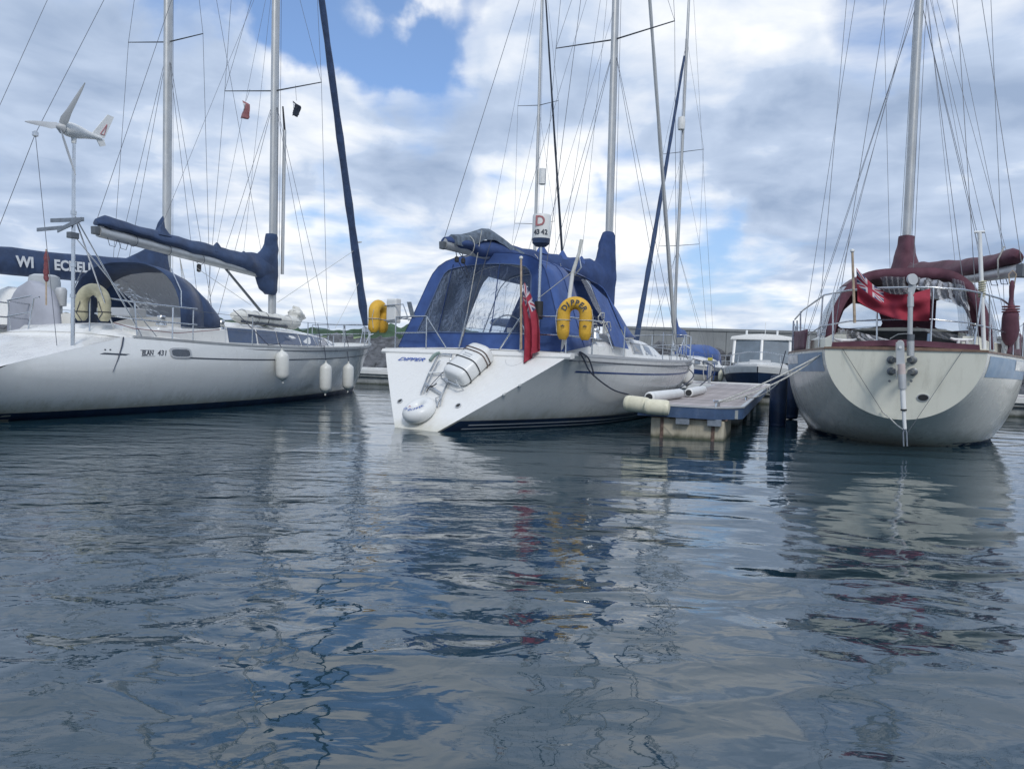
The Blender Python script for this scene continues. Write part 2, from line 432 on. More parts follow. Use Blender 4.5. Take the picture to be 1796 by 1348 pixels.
def text_obj(body, size, material, name, origin, right, up, parent=None, off=(0, 0, 0), shear=0.0, bold=0.0, align='LEFT', squash=1.0, fit=None):
    cu = bpy.data.curves.new(name, 'FONT'); cu.body = body; cu.size = size; cu.shear = shear
    cu.extrude = 0.002; cu.offset = bold; cu.align_x = align; cu.align_y = 'CENTER'; cu.resolution_u = 3
    tmp = bpy.data.objects.new(name, cu); COL.objects.link(tmp)
    dg = bpy.context.evaluated_depsgraph_get()
    me = bpy.data.meshes.new_from_object(tmp.evaluated_get(dg))
    bpy.data.objects.remove(tmp)
    me.materials.clear(); me.materials.append(material); me.name = name
    r = V(right).normalized(); u = V(up); u = (u - r * u.dot(r)).normalized(); n = r.cross(u)
    o = V(origin) - V(off)
    kx = fit / max(1e-6, max(v.co.x for v in me.vertices) - min(v.co.x for v in me.vertices)) if fit else 1.0
    for v in me.vertices:
        c = v.co.copy(); c.x *= kx; v.co = o + r * c.x + u * c.y * squash + n * c.z
    ob = bpy.data.objects.new(name, me); COL.objects.link(ob)
    if parent: ob.parent = parent
    return ob

def lerp(a, b, t): return a + (b - a) * t
def tab(t, x):
    if x <= t[0][0]: return t[0][1]
    for (x0, y0), (x1, y1) in zip(t, t[1:]):
        if x <= x1:
            f = (x - x0) / (x1 - x0); 
            return lerp(y0, y1, f)
    return t[-1][1]
def stab(t, x):
    """smooth (Catmull-Rom) table"""
    n = len(t)
    if x <= t[0][0]: return t[0][1]
    if x >= t[-1][0]: return t[-1][1]
    for i in range(n - 1):
        if x <= t[i + 1][0]:
            x0, y0 = t[i]; x1, y1 = t[i + 1]; f = (x - x0) / (x1 - x0); h = x1 - x0
            m0 = (y1 - t[i - 1][1]) / (x1 - t[i - 1][0]) if i else (y1 - y0) / h
            m1 = (t[i + 2][1] - y0) / (t[i + 2][0] - x0) if i + 2 < n else (y1 - y0) / h
            return ((2 * f**3 - 3 * f**2 + 1) * y0 + (f**3 - 2 * f**2 + f) * h * m0 + (-2 * f**3 + 3 * f**2) * y1 + (f**3 - f**2) * h * m1)

# ------------------------------------------------------------------ yachts
class Boat:
    """local axes: x to starboard, y forward, z up from the waterline"""
    def __init__(s, name, label, cat, X, Y, th, L, a, stern, beam, sheer, keel, p, q=2.2, bowrake=0.8, ns=36, nt=14, group=None):
        s.root = empty(name, (X, Y, 0), -th, label, cat, group)
        s.X, s.Y, s.th, s.L, s.a = X, Y, th, L, a
        s.stern = stern; s.beam = beam; s.sheer = sheer; s.keel = keel; s.p = p; s.q = q if isinstance(q, list) else [(0, q), (1, q)]; s.br = bowrake
        s.ns, s.nt = ns, nt
        s.inv = Matrix.Rotation(th, 3, 'Z')
        s.fw = Matrix.Rotation(-th, 3, 'Z')
    def w(s, p): return V((s.X, s.Y, 0)) + s.fw @ V(p)
    def loc(s, p): return s.inv @ (V(p) - V((s.X, s.Y, 0)))
    def on(s, px, py, x=None, y=None, z=None):
        o = s.loc(CAMP); dv = s.inv @ ray(px, py)
        if x is not None: t = (x - o.x) / dv.x
        elif y is not None: t = (y - o.y) / dv.y
        else: t = (z - o.z) / dv.z
        return o + dv * t
    def half(s, f): return max(0.004, stab(s.beam, f))
    def zs(s, f): return stab(s.sheer, f)
    def yat(s, f, z):
        zs = s.zs(f)
        y0 = s.stern(z); y1 = s.L - s.br * max(0.0, 1 - z / stab(s.sheer, 1.0)) ** 1.15
        return y0 + f * (y1 - y0)
    def pt(s, f, t, side=1, off=0.0):
        b = s.half(f); zs = s.zs(f); zk = stab(s.keel, f); ph = t * math.pi / 2
        x = b * max(0, math.cos(ph)) ** (2 / stab(s.p, f)); z = zs - (zs - zk) * math.sin(ph) ** (2 / stab(s.q, f))
        return V((side * (x + off), s.yat(f, z), z))
    def ptz(s, f, z, side=1, off=0.0):
        zs = s.zs(f); zk = stab(s.keel, f)
        r = min(1, max(0, (zs - z) / (zs - zk)))
        return s.pt(f, math.asin(min(1, r ** (stab(s.q, f) / 2))) / (math.pi / 2), side, off)
    def edge(s, y, side=1, inset=0.0):
        """point on the deck edge at about y forward"""
        f = 0.5
        for _ in range(25):
            e = s.yat(f, s.zs(f)) - y; f = min(1, max(0, f - e / s.L))
        return V((side * (s.half(f) - inset), y, s.zs(f)))
    def hull(s, m_side, m_transom, m_deck, camber=0.07):
        ts = [i / s.nt for i in range(s.nt + 1)]
        fs = [1 - (1 - i / s.ns) ** 1.25 for i in range(s.ns + 1)]
        mb = MB(); rings = []
        for f in fs:
            ring = [s.pt(f, t, 1) for t in ts] + [s.pt(f, t, -1) for t in reversed(ts[:-1])]
            rings.append(ring)
        mb.loft(rings, caps=False, closed=False)
        s.h = mb.build('hull', m_side, s.root, ang=60)
        tr = MB(); rows = []
        for t in [i / (s.nt * 2) for i in range(s.nt * 2 + 1)]:
            p = s.pt(0, t, 1); rows.append([V((p.x * u, p.y - 0.003, p.z)) for u in (1, .75, .5, .25, 0, -.25, -.5, -.75, -1)])
        tr.loft(rows, caps=False, closed=False)
        s.tr = tr.build('transom', m_transom, s.root, smooth=True, ang=50)
        dk = MB(); vs = []; NX = 8
        for f in fs:
            z = s.zs(f); y = s.yat(f, z); b = s.half(f)
            for i in range(NX + 1):
                u = -1 + 2 * i / NX
                vs.append(V((u * b, y, z - 0.003 + camber * (1 - u * u) * min(1, b))))
        dk.add(vs, [(j * (NX + 1) + i, j * (NX + 1) + i + 1, (j + 1) * (NX + 1) + i + 1, (j + 1) * (NX + 1) + i) for j in range(len(fs) - 1) for i in range(NX)])
        s.dk = dk.build('deck', m_deck, s.root)
        return s
    def band(s, name, lo, hi, m, off=0.004, f0=0.0, f1=1.0, sides=(1, -1), n=40):
        """strip of tape or paint along the topsides; lo/hi: functions of f giving heights"""
        mb = MB()
        for sd_ in sides:
            rings = []
            fl = sorted(set([f0, f1] + [q_ for q_ in (1 - (1 - i / s.ns) ** 1.25 for i in range(s.ns + 1)) if f0 < q_ < f1]))
            for f in fl:
                zl, zh = lo(f), hi(f)
                rings.append([s.ptz(f, lerp(zl, zh, k / 3), sd_, off) for k in range(4)])
            mb.loft(rings, caps=False, closed=False)
        return mb.build(name, m, s.root, ang=60)
    def tube(s, name, pts, r, m=None, n=8, **kw):
        return MB().tube(pts, r, n, flat=kw.pop('flat', 1.0)).build(name, m or M_steel, s.root, **kw)
    def toe(s, m, h=0.035, w=0.03, f0=0.0, f1=1.0, name='toe_rail', sides=(1, -1), down=0.0):
        mb = MB()
        for sd_ in sides:
            rings = []
            for i in range(49):
                f = lerp(f0, f1, i / 48); z = s.zs(f); y = s.yat(f, z); b = s.half(f)
                x = b + 0.008
                rings.append([V((sd_ * x, y, z - down)), V((sd_ * x, y, z + h)), V((sd_ * max(0.0, x - w), y, z + h)), V((sd_ * max(0, x - w), y, z - down))])
            mb.loft(rings)
        return mb.build(name, m, s.root, smooth=False)
    def rails(s, ys, h=0.6, sides=(1, -1), m=None, r=0.012, wires=(1.0, 0.52), inset=0.05):
        for sd_ in sides:
            tops = []
            for y in ys:
                b = s.edge(y, sd_, inset)
                s.tube('stanchion', [b, b + V((0, 0, h))], r, m)
                tops.append(b)
            for k in wires:
                s.tube('guard_wire', [b + V((0, 0, h * k - 0.01)) for b in tops], 0.0045, M_wire, 5)
    def wire(s, name, a, b, r=0.0055, m=None):
        return s.tube(name, [a, b], r, m or M_wire, 5)
    def mast(s, base, top, r=0.085, m=None):
        base, top = V(base), V(top)
        return s.tube('mast', [base, lerp(base, top, 0.8), top], [r * 1.15, r * 1.15, r * 0.7], m or M_alu, 16, flat=0.72)

def lash(B, name, c, axis, r, m, turns=1, tr=0.008):
    a, b = orth(axis); mb = MB(); pts = []
    for k in range(13):
        t = 2 * math.pi * k / 12; pts.append(V(c) + (a * math.cos(t) + b * math.sin(t)) * r)
    return mb.tube(pts, tr, 5)

def crumple(p, amp, sc, seed=0):
    n = mnoise.noise_vector(V(p) * sc + V((seed * 7.3, seed * 3.1, seed)))
    return V(p) + n * amp

def cover(B, name, stations, m, n=20, amp=0.03, sc=3.0, seed=1):
    """canvas cover round a boom. station: (centre, half width, up, down)"""
    rings = []; N = 6
    st = []
    for i in range(len(stations) - 1):
        for k in range(N): 
            t = k / N; A, C = stations[i], stations[i + 1]
            st.append((V(A[0]).lerp(V(C[0]), t),) + tuple(lerp(A[j], C[j], t) for j in (1, 2, 3)))
    st.append((V(stations[-1][0]),) + tuple(stations[-1][1:]))
    for c, w, up, dn in st:
        ring = []
        for k in range(n):
            a = 2 * math.pi * k / n
            x = math.cos(a) * w; z = math.sin(a); z = z * up if z > 0 else z * dn
            xx = x * (1 - 0.45 * max(0, math.sin(a)))
            ring.append(crumple(c + V((xx, 0, z)), amp, sc, seed))
        rings.append(ring)
    return MB().loft(rings).build(name, m, B.root, ang=70)

def collar(B, c, st, m, seed, n=22, name='cover_collar'):
    """upright canvas round the mast. station: (height, reach aft, reach forward, half width)"""
    st2 = []
    for a, b in zip(st, st[1:]):
        for k in range(4): st2.append(tuple(lerp(a[j], b[j], k / 4) for j in range(4)))
    st2.append(st[-1]); rings = []
    for z, ya, yf, hw in st2:
        ring = []
        for k in range(n):
            a = 2 * math.pi * k / n; cy = math.cos(a)
            ring.append(crumple(c + V((hw * math.sin(a) * (1 - .35 * max(0, -cy)), (yf if cy > 0 else ya) * cy, z)), .028, 4.0, seed))
        rings.append(ring)
    return MB().loft(rings).build(name, m, B.root, ang=70)

# ================================================================== SETTING
def water_mat():
    m = bpy.data.materials.new('harbour_water'); m.use_nodes = True
    g = NG(m.node_tree); b = g.n['Principled BSDF']
    b.inputs['Base Color'].default_value = (0.015, 0.040, 0.056, 1)
    b.inputs['Roughness'].default_value = 0.015
    b.inputs['IOR'].default_value = 1.75
    P = g.new('ShaderNodeTexCoord').outputs['Object']
    amp = g.ramp(g.noise(g.mapping(P, loc=(4.2, 1.3, 0)), 0.16, 3, 0.5), 0.40, 0.60, 0.5, 1.5)
    sx = g.new('ShaderNodeSeparateXYZ'); g.l.new(P, sx.inputs[0])
    # more wind on the open water to the left, calmer lee by the pontoon
    lee = g.ramp(g.m('SUBTRACT', sx.outputs[0], g.m('MULTIPLY', sx.outputs[1], 0.12)), -2.5, 1.5, 1.6, 0.7)
    amp = g.m('MULTIPLY', amp, lee)
    calm = g.ramp(sx.outputs[1], 2.5, 7.0, 0.35, 1.0)       # fine ripples fade in the shelter by the jetty
    swell = g.noise(g.mapping(P, rot=(0, 0, R_(-48)), scale=(0.42, 1.0, 1)), 1.25, 2, 0.45, 0.5)
    swell2 = g.noise(g.mapping(P, rot=(0, 0, R_(20)), scale=(0.6, 1.0, 1)), 2.3, 1, 0.5, 0.6)
    mid_ = g.noise(g.mapping(P, rot=(0, 0, R_(-14)), scale=(0.75, 1.1, 1)), 4.6, 2, 0.45, 0.8)
    fine = g.noise(g.mapping(P, rot=(0, 0, R_(8)), scale=(0.6, 1.2, 1)), 15, 3, 0.55, 0.3)
    near = g.ramp(sx.outputs[1], 3.0, 9.0, 1.5, 0.6)
    far_ = g.ramp(sx.outputs[1], 7.0, 11.0, 1.0, 0.6)
    amp = g.m('MULTIPLY', amp, far_)
    h = g.m('MULTIPLY', g.m('MULTIPLY', swell, 0.048), near)
    h = g.m('ADD', h, g.m('MULTIPLY', g.m('MULTIPLY', swell2, 0.016), g.m('MULTIPLY', near, near)))
    h = g.m('ADD', h, g.m('MULTIPLY', g.m('MULTIPLY', mid_, 0.0072), amp))
    h = g.m('ADD', h, g.m('MULTIPLY', g.m('MULTIPLY', fine, 0.0019), g.m('MULTIPLY', amp, calm)))
    bn = g.new('ShaderNodeBump'); bn.inputs['Strength'].default_value = 1.0; bn.inputs['Distance'].default_value = 1.0
    g.l.new(h, bn.inputs['Height']); g.l.new(bn.outputs[0], b.inputs['Normal'])
    return m
w = MB()
w.add([(-6000, -200, 0), (6000, -200, 0), (6000, 7800, 0), (-6000, 7800, 0)], [(0, 1, 2, 3)])
tag(w.build('water', water_mat(), smooth=False), kind='structure')

# hills far off on both sides
def ridge(name, x0, x1, Y, hfun, m, depth, n=60):
    mb = MB()
    def f(u, v):
        x = lerp(x0, x1, u); h = hfun(u)
        k = math.sin(min(1, v * 1.0) * math.pi / 2)
        return V((x + mnoise.noise(V((u * 9, v * 3, 2))) * depth * 0.1, Y + depth * v + depth * 0.12 * mnoise.noise(V((u * 12, v * 4, 0))),
                  -1 + (h + 1) * k * (1 + 0.10 * mnoise.noise(V((u * 14, v * 5, 5))))))
    return tag(mb.grid(f, n, 10).build(name, m), kind='structure')
ridge('hills', -600, -60, 1100, lambda u: 26 + 14 * math.sin(u * 5) + 6 * math.sin(u * 17), M_hill, 300)
ridge('headland', 900, 3600, 2300, lambda u: min(1, u * 9) * (86 + 22 * math.sin(u * 4 + 1) + 7 * math.sin(u * 21)), M_hill, 500)
# grassy shore on the left behind the stone bank
gx = lambda u: 3.5 + 0.3 * math.sin(u * 9) + 0.35 * math.sin(u * 31)
ridge('shore_ground', -90, 6, 66, gx, M_grass, 60, 90)
# low stone bank at the water's edge
bank = MB()
def fb(u, v):
    x = lerp(-70, 26, u); p = V((x, 60 + 7 * v, -0.6 + 3.2 * v))
    return p + V((0, 0.5, 0.55)) * mnoise.noise(V((x * 0.9, v * 7, 3))) + V((0.3, 0.2, 0.3)) * mnoise.noise(V((x * 2.7, v * 15, 9)))
tag(bank.grid(fb, 260, 12).build('stone_bank', M_rock, smooth=False), kind='structure')

ridge('hedgerow', -120, -4, 128, lambda u: 5.6 + 0.7 * math.sin(u * 23) + 0.9 * mnoise.noise(V((u * 60, 0, 0))), M_tree, 6, 240)
# harbour wall
def wall_at(px, Yd): return (px - 898) / FPX * Yd
hw = empty('harbour_wall', (13, 64, 0), 0, 'long grey concrete harbour wall above dark rocks behind the boats', 'wall')
W0 = V((wall_at(1080, 64), 64.0, 0)); W1 = V((60.0, 57.0, 0))
dW = (W1 - W0); LW = dW.length; dW.normalize(); nW = V((dW.y, -dW.x, 0)) 
off = V((13, 64, 0)); N = 17; segl = LW / N
for k in range(N):
    a = W0 + dW * (segl * k + 0.01); b_ = dW * (segl - 0.02)
    MB().frame_box(a + V((0, 0, 0.4)), b_, -nW * 1.4, V((0, 0, 3.55))).build('wall_block', M_wall, hw, off, smooth=False, bevel=0.03)
MB().frame_box(W0 + V((0, 0, 3.953)) + nW * 0.08, dW * LW, -nW * 1.56, V((0, 0, 0.22))).build('coping', M_wall, hw, off, smooth=False)
ra = empty('rock_armour', (13, 61, 0), 0, 'heap of dark armour rocks at the foot of the harbour wall', 'rocks')
base_rocks = []
for k in range(7):
    bm = bmesh.new(); bmesh.ops.create_icosphere(bm, subdivisions=2, radius=0.62)
    for v_ in bm.verts:
        c = v_.co * 1.0; v_.co = c * (1 + 0.5 * mnoise.noise(c * 1.6 + V((k * 5, 0, 0)))); v_.co.z *= 0.75
        v_.co = V((round(v_.co.x / 0.16) * 0.16 * .5 + v_.co.x * .5, v_.co.y, v_.co.z))
    me = bpy.data.meshes.new('stone'); bm.to_mesh(me); bm.free(); me.materials.append(M_rock); base_rocks.append(me)
q = random.Random(4)
for k in range(150):
    row = k % 5; t = (k // 5 + q.random()) / 30
    o = bpy.data.objects.new('stone', base_rocks[k % 7]); COL.objects.link(o); o.parent = ra
    p = W0 + dW * (t * 34) + nW * (4.2 - row * 0.95) + V((0, 0, -0.1 + row * 0.52))
    o.location = p - V((13, 61, 0)); o.rotation_euler = (q.random() * 6, q.random() * 6, q.random() * 6)
    s_ = q.uniform(0.75, 1.35); o.scale = (s_, s_ * q.uniform(0.7, 1.1), s_)

# walkway pontoon
TH = 0.36
fwd = V((math.sin(TH), math.cos(TH), 0)); rgt = V((math.cos(TH), -math.sin(TH), 0)); UP = V((0, 0, 1))
F0 = V((2.86, 11.95, 0)); FL = 12.6; HWD = 0.82; DZ = 0.54
WK = F0 + fwd * FL
wk = empty('walkway_pontoon', WK, -TH, 'long floating walkway pontoon with grey planks running behind the bows', 'pontoon')
def wkp(x, y, z): return V((x, y, z))        # local to the walkway: x along it, y away from the camera
for k in range(-26, 14):
    for j in range(4):
        pass
planks = []
me_p = None
for k in range(180):
    x = -14.4 + k * 0.13
    if me_p is None:
        o = MB().box((-0.058, 0, DZ - 0.035), (0.058, 2.4, DZ)).build('plank', M_plank, wk, smooth=False); me_p = o.data
    else:
        o = bpy.data.objects.new('plank', me_p); COL.objects.link(o); o.parent = wk
    o.location = (x, 0.02 + rnd.uniform(-.004, .004), rnd.uniform(-.003, .003))
MB().box((-30, 0.0, 0.30), (16, 2.44, DZ - 0.040)).build('frame', M_floatg, wk, smooth=False)
MB().box((-30, -0.07, 0.40), (-0.9, -0.003, DZ + 0.03)).build('rubbing_strip', M_plast, wk, smooth=False, bevel=0.015)
MB().box((0.9, -0.07, 0.40), (16, -0.003, DZ + 0.03)).build('rubbing_strip', M_plast, wk, smooth=False, bevel=0.015)
MB().box((-30, 2.443, 0.42), (16, 2.52, DZ + 0.05)).build('rubbing_strip', M_plast, wk, smooth=False, bevel=0.015)
for k in range(10):
    x = -28 + k * 4.4
    MB().box((x, 0.1, -0.35), (x + 3.2, 2.3, 0.297)).build('float', M_floatg, wk, smooth=False, bevel=0.03)

def cleat(parent, off, p, ax, m=M_steel, s=1.0):
    p = V(p); ax = V(ax).normalized(); mb = MB()
    mb.tube([p - ax * 0.13 * s + UP * 0.085 * s, p - ax * 0.09 * s + UP * 0.07 * s, p + UP * 0.065 * s, p + ax * 0.09 * s + UP * 0.07 * s, p + ax * 0.13 * s + UP * 0.085 * s], [0.012 * s, 0.017 * s, 0.02 * s, 0.017 * s, 0.012 * s], 7)
    for k in (-1, 1): mb.tube([p + ax * 0.05 * k * s - UP * 0.005, p + ax * 0.04 * k * s + UP * 0.065 * s], 0.018 * s, 7)
    return mb.build('cleat', m, parent, off)

# finger pontoon
fp = empty('finger_pontoon', F0, -TH, 'plank finger pontoon with blue edge and cream float between middle and right yachts', 'pontoon')
W2 = HWD
outline = lambda y: W2 - 0.0 if y > 0.55 else W2 - 0.40 * (1 - y / 0.55) ** 1.6      # rounded outer corner on the right
npl = 92
for k in range(npl):
    y = 0.03 + k * 0.136
    xr = outline(y) - 0.05
    o = MB().box((-W2 + 0.05, 0, -0.032), (xr, 0.120, 0)).build('plank', M_plank, fp, smooth=False)
    o.location = (0, y, DZ + rnd.uniform(-.003, .003))
mb = MB()
ys = [0, 0.04, 0.1, 0.18, 0.28, 0.4, 0.55, FL - 0.12]
pts = [(-W2, FL - 0.12), (-W2, 0.0)] + [(outline(y), y) for y in ys]
def strip(mb, pts, z0, z1, th):
    """closed wall ribbon following pts"""
    rings = []
    for i, (x, y) in enumerate(pts):
        a = V((pts[max(0, i - 1)][0], pts[max(0, i - 1)][1], 0)); b = V((pts[min(len(pts) - 1, i + 1)][0], pts[min(len(pts) - 1, i + 1)][1], 0))
        dv = (b - a).normalized(); n = V((dv.y, -dv.x, 0))
        c = V((x, y, 0))
        rings.append([c + V((0, 0, z0)), c + V((0, 0, z1)), c - n * th + V((0, 0, z1)), c - n * th + V((0, 0, z0))])
    return mb.loft(rings)
strip(mb, pts, DZ - 0.19, DZ - 0.014, 0.06).build('edge_frame', M_navyflt, fp, smooth=False)
mb = MB()
pts2 = [(x + (0.012 if x > 0 else -0.012), y - (0.012 if y < 0.3 else 0)) for x, y in pts]
strip(mb, pts2, DZ - 0.012, DZ + 0.012, 0.07).build('edge_trim', M_alu, fp, smooth=False)
MB().box((-W2 + 0.07, 0.3, DZ - 0.18), (W2 - 0.07, FL - 0.15, DZ - 0.042)).build('under_frame', M_floatg, fp, smooth=False)
for k, (y0, y1) in enumerate(((0.12, 1.62), (3.4, 5.0), (6.8, 8.4), (10.2, 11.8))):
    f_ = MB().box((-0.62, y0, -0.38), (0.56, y1, DZ - 0.215)).build('float', M_float if k == 0 else M_floatg, fp, smooth=False, bevel=0.04)
    for x in (-0.46, 0.36):
        MB().box((x, y0 - 0.012, -0.3), (x + 0.055, y0 - 0.001, DZ - 0.22)).build('strap', M_rust, f_, smooth=False)
    for sx in (-1, 1):
        MB().frame_box((-0.03 + sx * 0.05, y0 - 0.008, -0.1), (sx * 0.33, 0, 0.33), (sx * 0.018, 0, -0.02), (0, 0.006, 0)).build('brace_rib', M_float, f_, smooth=False)
MB().box((-0.64, 0.16, DZ - 0.213), (0.60, 0.5, DZ - 0.185)).build('bracket', M_rust, fp, smooth=False)
for x in (-0.2, 0.3):
    MB().box((x, 0.02, DZ - 0.30), (x + 0.22, 0.09, DZ - 0.192)).build('bracket', M_solar, fp, smooth=False, bevel=0.008)
cleat(fp, (0, 0, 0), (0.42, 0.34, DZ), (0.3, 1, 0), s=1.25)
cleat(fp, (0, 0, 0), (0.70, 3.3, DZ), (0, 1, 0), s=1.1)
cleat(fp, (0, 0, 0), (-0.66, 4.4, DZ), (0, 1, 0), s=1.1)
def fpw(x, y, z): return F0 + rgt * x + fwd * y + UP * z

def fender_profile(L, r, kind='cyl'):
    return [(0, 0.018), (0.05, 0.02), (0.06, 0.035), (0.075, 0.05), (0.10, r * 0.6), (0.14, r * 0.88), (0.20, r), (L * 0.5, r * 1.015), (L - 0.20, r), (L - 0.14, r * 0.88), (L - 0.10, r * 0.6), (L - 0.075, 0.05), (L - 0.06, 0.035), (L - 0.05, 0.02), (L, 0.018)]
def fender_blunt(L, r): return [(0, .02), (.01, r * .62), (.02, r * .86), (.05, r * .97), (.09, r), (.10, r * .97), (.12, r), (L - .12, r), (L - .10, r * .97), (L - .09, r), (L - .05, r * .97), (L - .02, r * .86), (L - .01, r * .62), (L, .02)]
def fender(name, label, top, axis, L, r, m, group, rope_pts=None, rope_m=None, cat='fender', capm=None, blunt=False):
    root = empty(name, top, 0, label, cat, group)
    MB().lathe(fender_blunt(L, r) if blunt else fender_profile(L, r), (0, 0, 0), axis, 20).build('fender_body', m, root)
    if capm:
        MB().lathe([(-.012, 0.02), (-.012, r * 0.60), (0.03, r * 0.72)], (0, 0, 0), axis, 20).build('end_cap', capm, root)
    if rope_pts:
        MB().tube([V((0, 0, 0))] + [V(p) - V(top) for p in rope_pts], 0.009, 6).build('rope', rope_m or M_rope, root)
    return root
# fenders lashed round the end of the finger
fa = fpw(-0.98, 0.10, DZ - 0.02)
fender('fender', 'fat yellowed fender tied across the outer left corner of the finger pontoon', fpw(-1.06, 0.10, DZ + 0.0), (rgt - UP * 0.06 - fwd * 0.22), 0.44, 0.135, M_fendery, 'fenders on the finger pontoon', blunt=True)
fender('fender', 'short yellowed fender lying against the blue pontoon edge, right of the fat one', fpw(-0.70, -0.10, DZ - 0.03), (rgt * 1.0 - UP * 0.02 + fwd * 0.06), 0.42, 0.128, M_fendery, 'fenders on the finger pontoon', blunt=True)
fender('fender', 'grey-white fender with black end lying on the planks nearest the outer end', fpw(-0.72, 0.42, DZ + 0.095), (fwd + rgt * 0.10), 2.2, 0.095, M_plast, 'fenders on the finger pontoon', capm=M_black, blunt=True)
fender('fender', 'grey-white fender with black end lying on the planks beyond the first one', fpw(-0.40, 3.1, DZ + 0.095), (fwd + rgt * 0.02), 2.2, 0.095, M_plast, 'fenders on the finger pontoon', capm=M_black, blunt=True)

# ================================================================== rigging shared by all yachts
def rig(B, my, mb_, mt, head, spreaders, chain, boom=None, fore=None, back=None, furl=None, r=0.085, m=None, wr=0.0055, sweep=0.12):
    """mast, spreaders, shrouds and stays. spreaders: list of (z, half span, half rise)"""
    base, top = V(mb_), V(mt)
    mast = B.mast(base, top, r, m)
    def at(z): return base.lerp(top, (z - base.z) / (top.z - base.z))
    B.tube('masthead_fitting', [top + V((0, 0.12, 0.02)), top + V((0, -0.22, 0.02))], 0.03, M_alud, 6)
    for (z, hs, rise) in spreaders:
        for sd_ in (-1, 1):
            c = at(z); e = c + V((sd_ * hs, -sweep, rise))
            B.tube('spreader', [c + V((sd_ * 0.05, 0, 0)), e], [0.030, 0.020], M_alud, 8, flat=0.5)
    for sd_ in (-1, 1):
        cx, cy, cz = chain; base_p = V((sd_ * cx, cy, cz))
        pts = [base_p] + [at(z) + V((sd_ * hs, -sweep, rise)) for z, hs, rise in spreaders] + [at(head)]
        for a, b in zip(pts, pts[1:]): B.wire('shroud', a, b, wr)
        B.wire('shroud', base_p + V((0, 0.25, 0)), at(spreaders[0][0] - 0.15), wr)
        B.wire('shroud', base_p + V((-sd_ * 0.02, -0.35, 0)), at(spreaders[0][0] - 0.15), wr)
        for dz in (0, 0.25, -0.35):
            B.tube('bottle_screw', [base_p + V((0, dz, 0)), base_p + V((0, dz, 0.28))], 0.012, M_steel, 6)
        if len(spreaders) > 1:
            B.wire('shroud', pts[1], at(spreaders[1][0] - 0.1), wr * 0.9)
    if back:
        j = V((0, back[1] + (my - back[1]) * 0.12, 5.2)) if back[3] else None
        if back[3]:
            B.wire('backstay', j, top, wr)
            for sd_ in (-1, 1): B.wire('backstay', V((sd_ * back[0], back[1], back[2])), j, wr)
        else:
            B.wire('backstay', V((back[0], back[1], back[2])), top, wr)
    if fore:
        a, b = V(fore), at(head)
        B.wire('forestay', a, b, wr)
        if furl:
            rr, fm = furl
            pts = []; rad = []
            for k in range(25):
                t = k / 24; p = (a + V((0, 0, 0.35))).lerp(b, t * 0.94)
                sag = 4 * t * (1 - t) * 0.10
                pts.append(p + V((0, 0, -sag))); rad.append(rr * (1.0 - 0.55 * t) * (1 + 0.10 * math.sin(k * 2.3)) * (0.6 if k == 0 else 1))
            B.tube('furled_genoa', pts, rad, fm, 10)
            B.tube('furling_drum', [a + V((0, 0, 0.1)), a + V((0, 0, 0.14)), a + V((0, 0, 0.26)), a + V((0, 0, 0.3))], [0.04, 0.11, 0.11, 0.04], M_steel, 12)
    # halyards close to the mast
    for k, dx in enumerate((0.11, -0.12, 0.04)):
        B.tube('halyard', [base + V((dx, 0.12, 1.0)), at(head) + V((dx * 0.4, 0.1, 0))], 0.005, M_ropel if k % 2 else M_rope, 5)
    return at

def pulpit(B, y0, h=0.6, sides=1, rad=0.014, bow=True):
    """bow rail from y0 to the stem"""
    e = [B.edge(y0, s, 0.06) for s in (1, -1)]
    tipy = B.L + 0.05 - 0.0
    tz = B.zs(1.0)
    mid_y = lerp(y0, B.L, 0.55)
    m = [B.edge(mid_y, s, 0.05) for s in (1, -1)]
    for hh, nm in ((h, 'pulpit_rail'), (h * 0.5, 'pulpit_rail')):
        k = hh / h
        B.tube(nm, [e[0] + V((0, 0, hh)), m[0] + V((0.02, 0, hh + 0.02)), V((0.16, tipy - 0.05, tz + hh + 0.03)), V((0, tipy + 0.06, tz + hh + 0.03)), V((-0.16, tipy - 0.05, tz + hh + 0.03)), m[1] + V((-0.02, 0, hh + 0.02)), e[1] + V((0, 0, hh))], rad)
    for p in e + m:
        B.tube('pulpit_leg', [p, p + V((0, 0, h))], rad)
    for s in (1, -1):
        B.tube('pulpit_leg', [V((s * 0.10, tipy - 0.45, tz)), V((s * 0.16, tipy - 0.08, tz + h))], rad)

def hatch(B, c, sx, sy, name='deck_hatch'):
    x, y, z = c
    f = MB().box((x - sx, y - sy, z), (x + sx, y + sy, z + 0.05)).build(name, M_steel, B.root, smooth=False, bevel=0.01)
    MB().box((x - sx + 0.04, y - sy + 0.04, z + 0.051), (x + sx - 0.04, y + sy - 0.04, z + 0.057)).build('hatch_glass', M_glassd, f, smooth=False)

def coachroof(B, prof, m, name='coachroof', zb=-0.05):
    """prof: (y, half width bottom, half width top, height of side, crown)"""
    rings = []
    for y, wb, wt, z0, h, cr in prof:
        rings.append([V((-wb, y, z0 + zb)), V((-wb * 0.99, y, z0 + h * 0.15)), V((-wt, y, z0 + h * 0.92)), V((-wt * 0.9, y, z0 + h)), V((-wt * 0.5, y, z0 + h + cr * 0.8)), V((0, y, z0 + h + cr)), V((wt * 0.5, y, z0 + h + cr * 0.8)), V((wt * 0.9, y, z0 + h)), V((wt, y, z0 + h * 0.92)), V((wb * 0.99, y, z0 + h * 0.15)), V((wb, y, z0 + zb))])
    return MB().loft(rings).build(name, m, B.root, ang=35)

